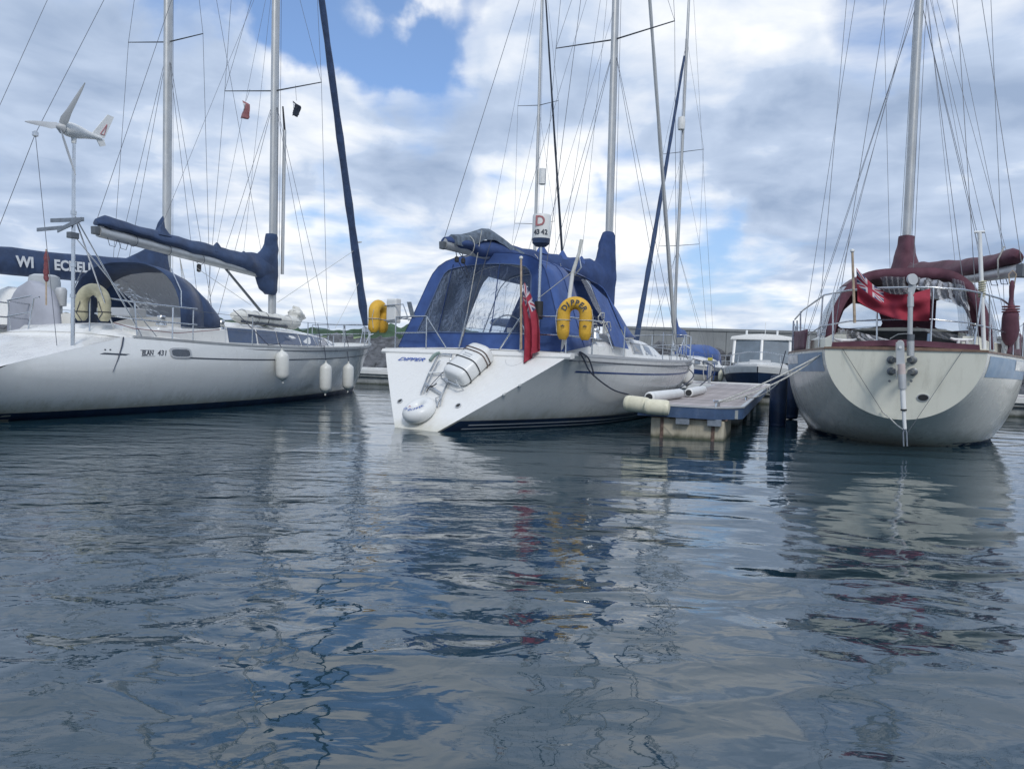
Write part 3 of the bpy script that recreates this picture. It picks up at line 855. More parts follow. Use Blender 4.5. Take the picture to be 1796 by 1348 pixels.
# ================================================================== LEFT YACHT (grey-white, navy covers)
E1 = Boat('sailing_yacht', 'long white yacht at the left with navy covers and thick navy furled foresail', 'yacht',
          -8.561, 12.194, 0.306, 12.7, 1.1, lambda z: 1.1 - 4.3 * (1.36 - z) if z > .84 else -1.136 - .45 * (.84 - z),
          [(0, 1.58), (0.2, 1.86), (0.45, 1.98), (0.65, 1.74), (0.8, 1.25), (0.92, 0.58), (1, 0.02)],
          [(0, 1.36), (0.3, 1.27), (0.6, 1.31), (1, 1.50)],
          [(0, 0.08), (0.08, -0.15), (0.4, -0.5), (1, -0.4)], [(0, 3.0), (0.5, 2.6), (1, 2.0)], 2.2, 0.95, ns=48, group='yachts moored with their sterns to the camera')
E1.hull(M_whiteside, M_white, M_deck)
B = E1
B.band('boot_stripe', lambda f: -0.15, lambda f: 0.13, M_navyhull, 0.014, 0.02, 0.985)
fof = lambda y: (y + 0.1) / 12.6
B.band('hull_stripe', lambda f: B.zs(f) - 0.275, lambda f: B.zs(f) - 0.252, M_stripe_dark, 0.004, fof(2.42), 0.99)
B.band('hull_stripe', lambda f: B.zs(f) - 0.275, lambda f: B.zs(f) - 0.252, M_stripe_dark, 0.004, fof(0.62), fof(1.15))
B.toe(M_alu, 0.045, 0.03, 0.02, 1.0)
B.toe(M_stripe_dark, -0.045, 0.02, 0.02, 1.0, name='rubbing_line', down=0.06)
# stern deck moulding that slopes down to the transom
rings = []
for k in range(11):
    u = -1 + 2 * k / 10; x = u * 1.50
    cz = 0.27 * (1 - abs(u) ** 3)
    rings.append([V((x, 0.98, 1.24)), V((x, 1.12, 1.34 + cz * 0.35)), V((x, 1.5, 1.36 + cz * 0.8)), V((x, 2.1, 1.36 + cz)), V((x, 2.6, 1.36 + cz * 0.9)), V((x, 2.6, 1.2))])
MB().loft(rings).build('stern_moulding', M_white, B.root, ang=50)
for s in (1, -1):
    MB().loft([[V((s * xo, y, 1.22)), V((s * xo, y, 1.30 + h)), V((s * (xo - 0.10), y, 1.36 + h)), V((s * (xo - 0.3), y, 1.36 + h)), V((s * (xo - 0.4), y, 1.22))] for y, xo, h in ((1.6, 1.38, 0.18), (2.4, 1.42, 0.24), (3.2, 1.40, 0.27), (4.0, 1.36, 0.30))]).build('cockpit_coaming', M_white, B.root, ang=35)
coachroof(B, [(3.6, 1.32, 1.24, 1.30, 0.42, 0.12), (5.0, 1.30, 1.22, 1.30, 0.42, 0.12), (6.2, 1.26, 1.15, 1.30, 0.40, 0.12), (7.6, 1.16, 1.0, 1.31, 0.36, 0.11), (8.8, 0.95, 0.78, 1.34, 0.25, 0.09), (9.9, 0.66, 0.45, 1.36, 0.08, 0.05), (10.3, 0.4, 0.25, 1.38, 0.02, 0.02)], M_white)
# long tinted coachroof windows, one pane each
segs = [(4.2, 5.15), (5.22, 5.98), (6.02, 7.02), (7.08, 7.85), (7.91, 8.55), (8.61, 9.25)]
def crx(y):
    return tab([(5.0, 1.30), (6.2, 1.26), (7.6, 1.16), (8.8, 0.95), (9.9, 0.66)], y), tab([(5.0, 1.22), (6.2, 1.15), (7.6, 1.0), (8.8, 0.78), (9.9, 0.45)], y), tab([(5, .42), (6.2, .40), (7.6, .36), (8.8, .25), (9.9, .08)], y), tab([(5, 1.30), (7.6, 1.31), (8.8, 1.34), (9.9, 1.36)], y)
for a, b in segs:
    for s in (1, -1):
        P = []
        for y, lo, hi in ((a, .12, .86), (b, .12, .86)):
            wb, wt, h, z0 = crx(y)
            for t in ((lo, hi) if y == a else (hi, lo)):
                tt = (t - 0.15) / 0.77
                P.append(V((s * (lerp(wb * 0.99, wt, tt) + 0.006), y, z0 + h * t)))
        MB().prism(P, (s * 0.012, 0, 0.003)).build('cabin_window', M_glassb, B.root, smooth=False)
for s in (1, -1):
    B.tube('grab_rail', [V((s * 1.0, 5.6, 1.83)), V((s * 0.98, 5.7, 1.88)), V((s * 0.86, 7.2, 1.84)), V((s * 0.85, 7.3, 1.80))], 0.013)
hatch(B, (0, 9.2, 1.64), 0.28, 0.28); hatch(B, (0.5, 6.4, 1.80), 0.22, 0.22)
at = rig(B, 7.508, (0, 7.5, 1.7), (-0.02, 7.3, 18.2), 17.9, [(7.85, 1.44, 0.06), (12.4, 1.1, 0.06)], (1.86, 7.2, 1.34), fore=(0, 12.45, 1.75), furl=(0.135, M_navy), r=0.105)
bj = B.on(62, 235, x=0)
B.wire('backstay', bj, at(17.9) + V((0, -.2, .2)))
for s_ in (-1, 1): B.wire('backstay', V((s_ * 1.15, .2, 1.18)), bj)
MB().lathe([(-.05, .02), (-.03, .05), (.03, .05), (.05, .02)], bj, (0, 0, 1), 10).build('backstay_plate', M_steel, B.root)
# boom and cover
b0 = B.on(480, 490, x=0); b1 = B.on(172, 402, x=0)
b0.y = 7.38; b0.z = 3.06; b1 = V((0, 2.05, 3.40))
B.tube('boom', [b0 + V((0, 0, 0.05)), b1 + V((0, 0, -0.04))], 0.085, M_alu, 12, flat=1.3)
MB().loft([[b1 + V((x, dy, z)) for x, z in ((-.05, -.11), (.05, -.11), (.06, .04), (-.06, .04))] for dy in (-0.12, 0.05)]).build('boom_end', M_alud, B.root, smooth=False, bevel=0.015)
def bl(t): return b1.lerp(b0, t)
cover(B, 'sail_cover', [(bl(-0.01) + V((0, 0, 0.10)), .07, .09, .05), (bl(0.03) + V((0, 0, 0.13)), .14, .16, .07), (bl(0.13) + V((0, 0, 0.13)), .14, .17, .06), (bl(0.30) + V((0, 0, 0.14)), .15, .18, .07), (bl(0.55) + V((0, 0, 0.16)), .16, .21, .10),
                         (bl(0.78) + V((0, 0, 0.18)), .17, .25, .17), (bl(0.9) + V((0, 0, 0.2)), .18, .34, .26), (bl(1.0) + V((0, 0, 0.2)), .19, .46, .36)], M_navy, amp=0.045, sc=2.6, seed=2)
collar(B, V((0, 7.38, 3.06)), [(-.42, .18, .16, .14), (-.30, .42, .19, .19), (.2, .70, .20, .20), (.45, .62, .20, .20), (.65, .40, .20, .19), (.85, .24, .19, .17), (1.05, .20, .18, .16), (1.12, .17, .16, .15)], M_navy, 3)
# the peaks where the lazy-jack lines lift the canvas
for t in (0.30, 0.62, 0.80):
    c = bl(t) + V((0, 0, 0.30))
    MB().loft([[c + V((x * w_, y_ * w_, z)) for x, y_ in ((-1, -1.6), (1, -1.6), (1, 1.6), (-1, 1.6))] for w_, z in ((.11, -.06), (.07, .03), (.012, .17))]).build('cover_peak', M_navy, B.root)
    B.wire('lazy_jack', c + V((0, 0, .15)), at(11.5), 0.004)
B.wire('topping_lift', bl(-0.01) + V((0, 0, .1)), at(17.9), 0.0055)
for t in (0.1, 0.22, 0.42, 0.5):
    lash(B, 'l', bl(t), V((0, 1, 0)), 0.1, None)
for t in (0.16, 0.33, 0.52):
    lash(B, 'l', bl(t) + V((0, 0, -.03)), V((0, 1, .0)), 0.115, None, tr=0.006).build('boom_lashing', M_rope, B.root)
B.tube('kicker', [V((0, 7.38, 1.95)), bl(0.68) + V((0, 0, -.08))], [0.038, 0.028], M_alud, 8)
for dx in (-.07, .0, .07):
    B.tube('mainsheet', [bl(0.40) + V((0, 0, -.12)), V((dx, 4.4, 2.3))], 0.006, M_ropel, 5)
for t in (0.04, 0.09):
    c = bl(t); B.tube('reefing_loop', [c + V((.05, -.05, -.1)), c + V((.06, 0, -.26)), c + V((.05, .14, -.27)), c + V((.05, .2, -.1))], 0.006, M_rope, 5)
# sprayhood
def hood(B, st, m, name='sprayhood', n=16, solid=0.012):
    rings = []
    for y, hw, z0, zt, dy in st:
        rings.append([V((hw * math.copysign(abs(math.cos(a)) ** 0.55, math.cos(a)), y + dy * math.sin(a), z0 + (zt - z0) * max(0, math.sin(a)) ** 0.6)) for a in [math.pi * k / n for k in range(n + 1)]])
    return MB().loft(rings, closed=False, caps=False).build(name, m, B.root, solid=solid, ang=60)
HS = [(2.70, 1.38, 1.62, 2.86, -.04), (3.0, 1.38, 1.62, 2.84, 0), (3.35, 1.36, 1.62, 2.74, 0.02), (3.7, 1.32, 1.63, 2.45, 0.08), (3.95, 1.27, 1.65, 2.12, 0.15), (4.1, 1.22, 1.66, 1.86, 0.2)]
def hring(st, n=20):
    y, hw, z0, zt, dy = st
    return [V((hw * math.copysign(abs(math.cos(a)) ** 0.8, math.cos(a)), y + dy * math.sin(a), z0 + (zt - z0) * max(0, math.sin(a)) ** 0.72)) for a in [math.pi * k / n for k in range(n + 1)]]
HR = [hring(q) for q in HS]
MB().loft(HR[:3], caps=False, closed=False).build('sprayhood', M_navy, B.root, solid=.012)
for sl in (slice(0, 6), slice(15, 21)): MB().loft([h_[sl] for h_ in HR[2:]], caps=False, closed=False).build('sprayhood_side', M_navy, B.root, solid=.012)
MB().loft([[crumple(p, .012, 5, 2) for p in h_[5:16]] for h_ in HR[2:]], caps=False, closed=False).build('clear_windscreen', M_vinyl2, B.root)
for s in (1, -1):
    B.tube('hood_frame', [V((s * 1.36, 2.74, 1.45)), V((s * 1.35, 2.72, 2.3)), V((s * 1.1, 2.72, 2.74))], 0.012)
# wheel under its fitted cover
def dome(B, c, w, h, dpt, m, name, tap=0.75):
    x, y, z = c; rings = []
    for k in range(9):
        t = k / 8; zz = z + h * (1 - (1 - t) ** 1.0); s = math.sqrt(max(0.003, 1 - (t ** 2.6))) 
        rings.append([crumple(V((x + w * s * math.copysign(abs(math.cos(a)) ** .7, math.cos(a)), y + dpt * (0.6 + 0.4 * s) * math.sin(a), zz)), 0.012, 4, 2) for a in [2 * math.pi * j / 20 for j in range(20)]])
    return MB().loft(rings).build(name, m, B.root)
cpt = B.on(48, 575, y=2.1)
dome(B, (cpt.x, 2.25, 1.42), 0.66, 1.02, 0.22, M_lav, 'wheel_cover')
c2 = B.on(78, 500, y=3.0)
MB().lathe([(0, 0.30), (0.02, 0.31), (0.5, 0.30), (0.62, 0.28), (0.66, 0.2), (0.67, 0.02)], (c2.x, 3.0, c2.z - 0.44), (0, 0, 1), 20).build('pedestal_cover', M_lav2, B.root)
c3 = B.on(107, 520, y=2.6)
MB().lathe([(-.35, .03), (-.2, .03), (-.19, .10), (0, 0.105), (0.13, 0.11), (0.18, 0.08), (0.19, 0.01)], c3, (0, 0, 1), 16).build('lantern', M_plastg, B.root)
tb = B.on(215, 548, y=3.0)
MB().loft([[V((tb.x + x, y, tb.z + z)) for x, z in ((-.42, -.09), (.42, -.09), (.42, .09), (-.42, .09))] for y in (2.75, 3.2)]).build('cockpit_table', M_plastg, B.root, smooth=False, bevel=0.03)
tb = B.on(280, 553, x=1.25)
for (px_, py_, r_) in ((283, 556, 0.085), (388, 572, 0.075)):
    c = B.on(px_, py_, x=1.25)
    c.z = 1.62 + 0.0
    MB().lathe([(0, r_ * 1.15), (0.04, r_ * 1.1), (0.05, r_ * .8), (0.10, r_ * 0.72), (0.14, r_ * .9), (0.16, r_ * 1.0), (0.18, r_ * .9), (0.185, .02)], c, (0, 0, 1), 16).build('winch', M_steel, B.root)
    B.tube('winch_rope', [c + V((math.cos(a) * r_ * .95, math.sin(a) * r_ * .95, .05 + .0018 * k)) for k, a in enumerate([j * 0.5 for j in range(30)])], 0.008, M_ropel, 5)
B.tube('jib_sheet', [B.on(200, 566, x=1.35), B.on(235, 576, x=1.5), B.on(310, 584, x=1.6), B.on(385, 578, x=1.5)], 0.007, M_maroonl, 5)
# rails
B.rails([2.6, 4.2, 6.2, 8.2, 10.0], 0.62)
pulpit(B, 10.9)
pp = [(1.50, 1.2), (1.52, 2.6)]
for hh in (0.62, 0.32):
    B.tube('pushpit_rail', [V((1.84, 2.6, 1.33 + hh)), V((1.62, 1.75, 1.35 + hh)), V((1.48, 1.42, 1.37 + hh)), V((0.75, 1.30, 1.45 + hh))], 0.014)
    B.tube('pushpit_rail', [V((-1.84, 2.6, 1.33 + hh)), V((-1.62, 1.75, 1.35 + hh)), V((-1.48, 1.42, 1.37 + hh)), V((-0.75, 1.30, 1.45 + hh))], 0.014)
for s in (1, -1):
    B.tube('pushpit_leg', [V((s * 0.72, 1.22, 1.42)), V((s * 0.66, 1.28, 2.02)), V((s * .55, 1.3, 2.05))], 0.014)
    B.tube('pushpit_leg', [V((s * 1.50, 1.50, 1.36)), V((s * 1.49, 1.44, 1.98))], 0.014)
    B.tube('pushpit_leg', [V((s * 1.72, 2.1, 1.33)), V((s * 1.71, 2.12, 1.96))], 0.014)
# hull window, lettering, rope shade modelled as a dark tube
hx = lambda y, z: B.ptz(0.5, z)
def side(B, y, z, off=0.0, sd_=1):
    f = 0.3
    for _ in range(25): f = min(1, max(0, f - (B.yat(f, z) - y) / B.L))
    return B.ptz(f, z, sd_, off)
def sidepx(B, px, py, off=0.0):
    x = 1.9
    for _ in range(12):
        p = B.on(px, py, x=x); q = side(B, p.y, p.z); x = q.x
    return side(B, p.y, p.z, off)
def oval(c, r, u, wd, ht, n=24, pw=0.5):
    return [c + r * wd * math.copysign(abs(math.cos(a)) ** pw, math.cos(a)) + u * ht * math.copysign(abs(math.sin(a)) ** pw, math.sin(a)) for a in [2 * math.pi * k / n for k in range(n)]]
c = sidepx(B, 317, 619); r_ = (side(B, c.y + .3, c.z) - side(B, c.y - .3, c.z)).normalized(); u_ = (side(B, c.y, c.z + .05) - side(B, c.y, c.z - .05)).normalized(); n_ = r_.cross(u_).normalized()
if n_.x < 0: n_ = -n_
hwn = MB().prism(oval(c - n_ * 0.01, r_, u_, 0.25, 0.10), n_ * 0.022).build('hull_window', M_alu, B.root, smooth=False)
MB().prism(oval(c + n_ * 0.013, r_, u_, 0.205, 0.066), n_ * 0.004).build('pane', M_glassd, hwn, smooth=False)
ca, cb, cc_, cd = (sidepx(B, px_, 619, 0.006) for px_ in (248, 270, 275, 292))
text_obj('ELAN', 0.12, M_inkd, 'lettering', ca, r_, u_, B.root, shear=0.35, bold=0.004, fit=(cb - ca).length)
text_obj('431', 0.14, M_inkd, 'lettering', cc_, r_, u_, B.root, shear=0.35, bold=0.002, fit=(cd - cc_).length)
bx = MB(); bl_ = (cb - ca).length + .03
for dv_ in (-.058, .052): bx.frame_box(ca - r_ * .015 + u_ * dv_, r_ * bl_, u_ * .007, n_ * 0.003)
bx.build('lettering_rule', M_inkd, B.root, smooth=False)
c = sidepx(B, 210, 597, 0.02)
B.tube('rope_shade', [sidepx(B, 216, 588, .02), sidepx(B, 213, 606, .015), sidepx(B, 206, 630, .012), sidepx(B, 197, 652, .012)], [0.012, 0.012, 0.008, 0.004], M_rope, 6)  # thin dark tube in place of a rope's shade on the topsides
for px_ in (184, 193):
    cc = sidepx(B, px_, 613, 0.0); MB().lathe([(0, .014), (.012, .014), (.014, .003)], cc, (1, 0, 0), 8).build('hull_fitting', M_alud, B.root)
# maker's plate on the stern
cc = B.on(43, 588, y=0.97); 
MB().prism(oval(V((cc.x, 1.05, 1.31)) + V((0, -.02, 0)), V((1, 0, 0)), V((0, .6, .8)), .05, .022, 16, 1), (0, -.006, 0.004)).build('badge', M_ink, B.root, smooth=False)

B.wire('furling_line', B.on(620, 440, x=0), B.on(487, 530, x=.1), .007, M_ropel)
B.wire('furling_line', B.on(632, 490, x=0), B.on(588, 575, x=.2), .006, M_ropel)
B.wire('downhaul', B.on(345, 470, x=.1), B.on(440, 535, x=.3), .006, M_ropel)
MB().lathe([(-.09, .02), (-.07, .05), (.07, .05), (.09, .02)], B.on(349, 470, x=0), (0, 0, 1), 10).build('boom_block', M_black, B.root)
lash(None, 'l', B.on(627, 425, x=0), V((0, .28, -1)), .13, None, tr=.014).build('sail_tie', M_ropel, B.root)
# things on or hanging from the left yacht
def off_t(B, name, label, cat, p, group=None):
    r = empty(name, B.w(p), -B.th, label, cat, group); r['_o'] = 0; del r['_o']
    return r
# wind generator on its braced pole
pb = V((1.28, 0.38, 1.17)); ptop = B.on(128, 240, x=1.28); ptop = V((1.28, 0.36, ptop.z))
o0 = pb
wg = off_t(B, 'wind_generator', 'white three-bladed wind generator on a braced pole at the left yacht\'s stern', 'wind generator', pb)
MB().tube([pb, ptop], [0.032, 0.026], 10).build('pole', M_steel, wg, o0)
for k, (dx, dy) in enumerate(((-.30, .55), (.22, .60))):
    MB().tube([V((1.28, .36, 3.35)), V((1.28 + dx, 1.0 + dy, 1.40))], 0.013, 7).build('brace', M_steel, wg, o0)
MB().tube([V((1.28, .36, 3.0)), V((1.9 - .35, 1.9, 1.4))], 0.010, 7).build('brace', M_steel, wg, o0)
for z in (3.35, 2.5, 2.0): MB().lathe([(-.03, .045), (.03, .045)], (1.28, .37, z), (0, 0, 1), 12).build('clamp', M_steel, wg, o0)
hc = ptop + V((0, 0, 0.10)); ax = (B.inv @ V((0.40, 0.91, 0.02))).normalized()     # nacelle points right, tail to the right
MB().lathe([(-.20, .045), (-.17, .09), (-.10, .115), (0, .118), (.1, .10), (.22, .07), (.36, .045), (.48, .03), (.5, .005)], hc, ax, 18).build('nacelle', M_plast, wg, o0)
MB().lathe([(-.30, .01), (-.27, .05), (-.215, .085), (-.205, .10)], hc, ax, 16).build('hub', M_plastg, wg, o0)
MB().tube([hc + V((0, 0, -.20)), hc], [.035, .05], 10).build('neck', M_plast, wg, o0)
e1, e2 = orth(ax); 
e2 = V((0, 0, 1)); e2 = (e2 - ax * e2.dot(ax)).normalized(); e1 = ax.cross(e2).normalized()
for ang in (46, 169, 295):
    # blades swept slightly, root wide and tip narrow
    a = R_(ang); rd = e1 * math.cos(a) + e2 * math.sin(a); tg = ax.cross(rd)
    st = []
    for t, wd, tw in ((.06, .055, .6), (.15, .078, .5), (.32, .055, .35), (.54, .044, .25), (.74, .028, .2), (.86, .010, .15)):
        cw = tg * math.cos(tw) + ax * math.sin(tw); cth = cw.cross(rd)
        cc = hc - ax * .24 + rd * t
        st.append([cc + cw * wd, cc + cth * .010, cc - cw * wd * .8, cc - cth * .006])
    MB().loft(st).build('blade', M_plastg, wg, o0, ang=50)
tf = hc + ax * .40
finp = [tf - ax * .10 + e2 * .03, tf + ax * .14 + e2 * .02, tf + ax * .32 + e2 * .42, tf + ax * .20 + e2 * .43]
tfin = MB().prism(finp, e1 * .012).build('tail_fin', M_plast, wg, o0, smooth=False)
tfin2 = MB().prism([tf + ax * -.02 - e2 * .02, tf + ax * .13 - e2 * .0, tf + ax * .16 - e2 * .10, tf + ax * .06 - e2 * .14], e1 * .012).build('tail_fin', M_plast, wg, o0, smooth=False)
for s in (1, -1):
    q0 = tf + e1 * (.006 + s * .008)
    tri = [q0 + ax * .06 + e2 * .07, q0 + ax * .13 + e2 * .07, q0 + ax * .185 + e2 * .26]
    mb = MB()
    for a_, b_ in zip(tri, tri[1:] + tri[:1]): mb.tube([a_, b_], .007, 5)
    mb.build('fin_emblem', M_inkr, wg, o0)
# galvanised bracket (aerial mount) on the pole
bk = empty('bracket_arm', B.w(V((1.28, .36, 2.95))), -B.th, 'grey perforated metal bracket arms clamped to the wind generator pole', 'bracket')
o1 = V((1.28, .36, 2.95))
def plate(p, q, hgt, parent, o1, m=M_solar, th=.02):
    p, q = V(p), V(q); return MB().frame_box(p, q - p, (0, th, .0), (0, 0, hgt)).build('arm', m, parent, o1, smooth=False, bevel=.004)
plate(B.on(64, 406, y=.30), B.on(108, 402, y=.30), .06, bk, o1)
plate(B.on(100, 408, y=.28), B.on(142, 388, y=.28), .07, bk, o1)
plate(B.on(88, 390, y=.34), B.on(146, 388, y=.34), .065, bk, o1)
MB().box((1.23, .28, 2.93), (1.33, .44, 3.03)).build('clamp', M_alud, bk, o1, smooth=False, bevel=.01)
# rolled red ensign on a short staff
st0 = B.on(81, 535, y=1.3); st1 = B.on(81, 437, y=1.3)
fr = off_t(B, 'rolled_flag', 'rolled-up faded red flag on a short staff at the stern of the left yacht', 'flag', st0)
MB().tube([st0, st1], .014, 7).build('staff', M_woodgrey, fr, st0)
pts = [st0.lerp(st1, t) + V((rnd.uniform(-.012, .012), 0, 0)) for t in [.42 + .06 * k for k in range(10)]]
MB().tube([crumple(p, .012, 9) for p in pts], [.022, .045, .036, .05, .036, .045, .038, .05, .035, .02], 10).build('rolled_cloth', M_maroonl, fr, st0)
# faded horseshoe buoys
def horseshoe(name, label, O, rt, up, W_, H_, r, m, group, rz=0.0, cat='lifebuoy', flat=1.0, open_=0.0):
    root = empty(name, O, 0, label, cat, group)
    rt = V(rt).normalized(); up = V(up).normalized(); n = 26; pts = []
    R = W_ / 2 - r
    leg = H_ - W_ / 2
    for k in range(6): pts.append(-rt * (R * (1 - open_ * (1 - k / 6))) + up * (-leg + leg * k / 6))
    for k in range(n + 1):
        a = math.pi - math.pi * k / n; pts.append(rt * R * math.cos(a) + up * R * math.sin(a))
    for k in range(1, 7): pts.append(rt * (R * (1 - open_ * (k / 6))) + up * (-leg * k / 6))
    rad = [r * (.55 if i in (0, len(pts) - 1) else .92 if i in (1, len(pts) - 2) else 1) for i in range(len(pts))]
    MB().tube([crumple(p, .006, 8) for p in pts], rad, 16, flat=flat).build('buoy_body', m, root)
    return root, R, rt, up
hs1, R1, rt1, up1 = horseshoe('horseshoe_lifebuoy', 'faded khaki horseshoe lifebuoy strapped to the left yacht\'s stern rail', B.w(B.on(163, 531, y=1.25)), B.fw @ V((1, .1, 0)), (0, 0, 1), .68, .66, .105, M_khaki, 'horseshoe lifebuoys')
for sx in (-1, 1):
    pts = [rt1 * sx * (R1 + .10 * math.cos(a)) + up1 * (-.18 + .25 * math.sin(a) * 0.2 - .05) + V((0, 0, 0)) for a in [0]]
    lash_c = rt1 * sx * R1 - up1 * .16
    lash(None, 'l', lash_c, up1, .112, None).build('strap', M_black, hs1)
    MB().tube([rt1 * sx * (R1 - .08) - up1 * .33 + V((0, -.1, 0)), rt1 * sx * (R1 + .03) - up1 * .18 + V((0, -.115, 0)), rt1 * sx * (R1 - .05) + V((0, -.115, 0)) + up1 * .02], .007, 5).build('grab_line', M_rope, hs1)
# fenders
for (px, py, px0, py0, L_, lab) in ((492, 606, 477, 545, .66, 'white fender hung highest along the side of the left yacht, nearest its mast'),
                                     (563, 632, 557, 560, .72, 'white fender touching the water, between the two others of the left yacht'),
                                     (603, 633, 604, 570, .70, 'white fender nearest the bow of the left yacht')):
    p = sidepx(B, px, py, .14); e = side(B, p.y, 1.36, .03); top = p
    tilt = V((0.0, .09, -1)) if px == 492 else V((0, 0, -1))
    rl = B.edge(p.y - .25, 1, .05) + V((0, 0, .6 if px != 492 else .95)); 
    if px == 492: rl = V((1.3, p.y - .6, 2.05))
    fender('fender', lab, B.w(top), B.fw @ tilt, L_ * 1.18, .145, M_fender, 'fenders along the left yacht', [B.w(V((p.x - .05, p.y - .02, 1.36))), B.w(e + V((.02, -.05, .05))), B.w(rl)])
# rolled sail bundle on the coachroof
rs = off_t(B, 'rolled_sail', 'rolled white sail bundle strapped on the cabin top beside the left yacht\'s mast', 'sail', V((.95, 7.2, 1.9)))
o1 = V((.95, 7.2, 1.9))
a0 = B.on(408, 553, x=.95); a1 = B.on(522, 567, x=.95)
pts = [a0.lerp(a1, t) + V((0, 0, .0)) for t in [k / 16 for k in range(17)]]
MB().tube([crumple(p, .02, 4) for p in pts], [.06, .13] + [.155 + .012 * math.sin(k * 1.7) for k in range(12)] + [.17, .16, .10], 16).build('sail_roll', M_sail, rs, o1)
MB().tube([p + V((.150, 0, .03)) for p in pts[2:11]], .034, 6).build('sail_strip', M_stripe_dark, rs, o1)
MB().tube([p + V((.12, 0, -.12)) for p in pts[1:13]], .028, 6).build('sail_strip', M_stripe_dark, rs, o1)
for k in (2, 5, 7, 10, 13): lash(None, 'l', pts[k], a1 - a0, .165, None, tr=.012).build('strap', M_plastg if k != 7 else M_black, rs, o1)
cr_ = B.on(520, 553, x=.6)
MB().lathe([(-.2 + .02 * k, max(.01, .21 * math.sin(math.pi * (k + .3) / 21.6) ** .6)) for k in range(21)], cr_, (0, .2, 1), 30).build('crumpled_end', M_sail, rs, o1)
for o in [c for c in rs.children if c.name.startswith('crumpled_end')]:
    for v_ in o.data.vertices: v_.co = crumple(crumple(v_.co, .10, 5, 3), .05, 14, 5)
# courtesy flags under the spreaders
def small_flag(B, label, px, py, h, m1, m2, seed):
    t = B.on(px, py, y=7.3); t.y = 7.25
    r = off_t(B, 'signal_flag', label, 'flag', t, 'small flags under the spreader of the left yacht')
    def f(u, v):
        return crumple(t + V(((.10 + .05 * v) * (u - .5) * 2 * (1 - .2 * v), .05 * math.sin(u * 7 + v * 4), -h * v - .12 * u * (1 - v))), .04, 5, seed)
    MB().grid(f, 8, 8).build('flag_cloth', m1, r, t, solid=.004)
    MB().grid(lambda u, v: f(u * .5, .1 + v * .35) + V((0, -.014, 0)), 4, 4).build('flag_patch', m2, r, t, solid=.003)
    MB().tube([t, V((t.x * .9, 7.3, 7.9))], .004, 5).build('halyard', M_rope, r, t)
    return r
small_flag(B, 'narrow faded red and white flag hanging left of the left yacht\'s mast', 434, 178, .46, M_red, M_inkw, 3)
small_flag(B, 'small dark blue and white flag hanging right of the left yacht\'s mast', 522, 178, .38, M_stripe_dark, M_inkw, 6)
radar = off_t(B, 'spinnaker_pole', 'pale pole stowed upright along the front of the left yacht\'s mast', 'pole', V((.03, 7.72, 2.4)))
MB().tube([V((.14, 7.70, 3.2)), V((.16, 7.64, 6.9))], .045, 10).build('pole', M_alu, radar, V((.03, 7.72, 2.4)))
MB().tube([V((.16, 7.64, 6.9)), V((.12, 7.6, 7.5))], [.03, .02], 8).build('pole_end', M_black, radar, V((.03, 7.72, 2.4)))

# ================================================================== MIDDLE YACHT (blue cockpit tent)
D1 = Boat('sailing_yacht', 'white yacht in the middle with bright blue cockpit tent and DIPPER on its stern', 'yacht',
          -1.296, 12.533, 0.582, 11.34, 0.954, lambda z: -0.472 + 1.1 * z,
          [(0, 2.05), (0.15, 2.10), (0.38, 2.12), (0.6, 1.80), (0.8, 1.15), (0.92, 0.55), (1, 0.02)],
          [(0, 1.296), (0.4, 1.24), (0.7, 1.28), (1, 1.42)],
          [(0, -0.35), (0.15, -0.42), (0.4, -0.5), (1, -0.4)], [(0, 1.02), (0.12, 1.45), (0.35, 2.3), (1, 2.0)], [(0, 1.02), (.12, 1.4), (.35, 2.0), (1, 2.0)], 0.9, ns=44, group='yachts moored with their sterns to the camera')
B = D1
B.hull(M_whiteside, M_white, M_deck)
B.band('boot_stripe', lambda f: -0.2, lambda f: 0.18, M_navyhull, 0.012, 0.004, 0.985)
B.band('pin_stripe', lambda f: 0.095, lambda f: 0.112, M_inkw, 0.018, 0.03, 0.98)
B.band('pin_stripe', lambda f: 0.030, lambda f: 0.045, M_inkw, 0.018, 0.03, 0.98)
B.band('hull_stripe', lambda f: B.zs(f) - 0.275, lambda f: B.zs(f) - 0.245, M_stripe, 0.004, 0.07, 0.98)
B.toe(M_plastg, 0.05, 0.04, 0.0, 1.0)
B.toe(M_stripe_dark, -0.075, 0.02, 0.0, 1.0, name='rubbing_line', down=0.09)
mb = MB()
mb.loft([[V((x, .954 - .06, 1.235)), V((x, .954 - .075, 1.27)), V((x, .954 - .05, 1.318)), V((x, .954 + .08, 1.33 + .05 * (1 - (x / 2.1) ** 2))), V((x, .954 + .08, 1.25))] for x in [-2.09 + 4.18 * k / 12 for k in range(13)]])
mb.build('stern_lip', M_white, B.root, ang=50)
def ontr(B, px, py, lift=0.0):
    c0 = B.stern(0.0); k = B.stern(1.0) - c0
    o = B.loc(CAMP); dv = B.inv @ ray(px, py)
    t = (c0 + k * o.z - lift - o.y) / (dv.y - k * dv.z)
    return o + dv * t
trk = B.stern(1.0) - B.stern(0.0)
trn = V((0, -1, trk)).normalized()       # outward normal of the transom
tru = V((0, trk, 1)).normalized(); trr = V((1, 0, 0))
# name on the transom
c = ontr(B, 699, 629, .016); c2_ = ontr(B, 747, 629, .016); text_obj('DIPPER', 0.125, M_ink, 'lettering', c + V((0, -.01, 0)), trr, tru, B.root, shear=.4, bold=.0, fit=(c2_ - c).length * .97)
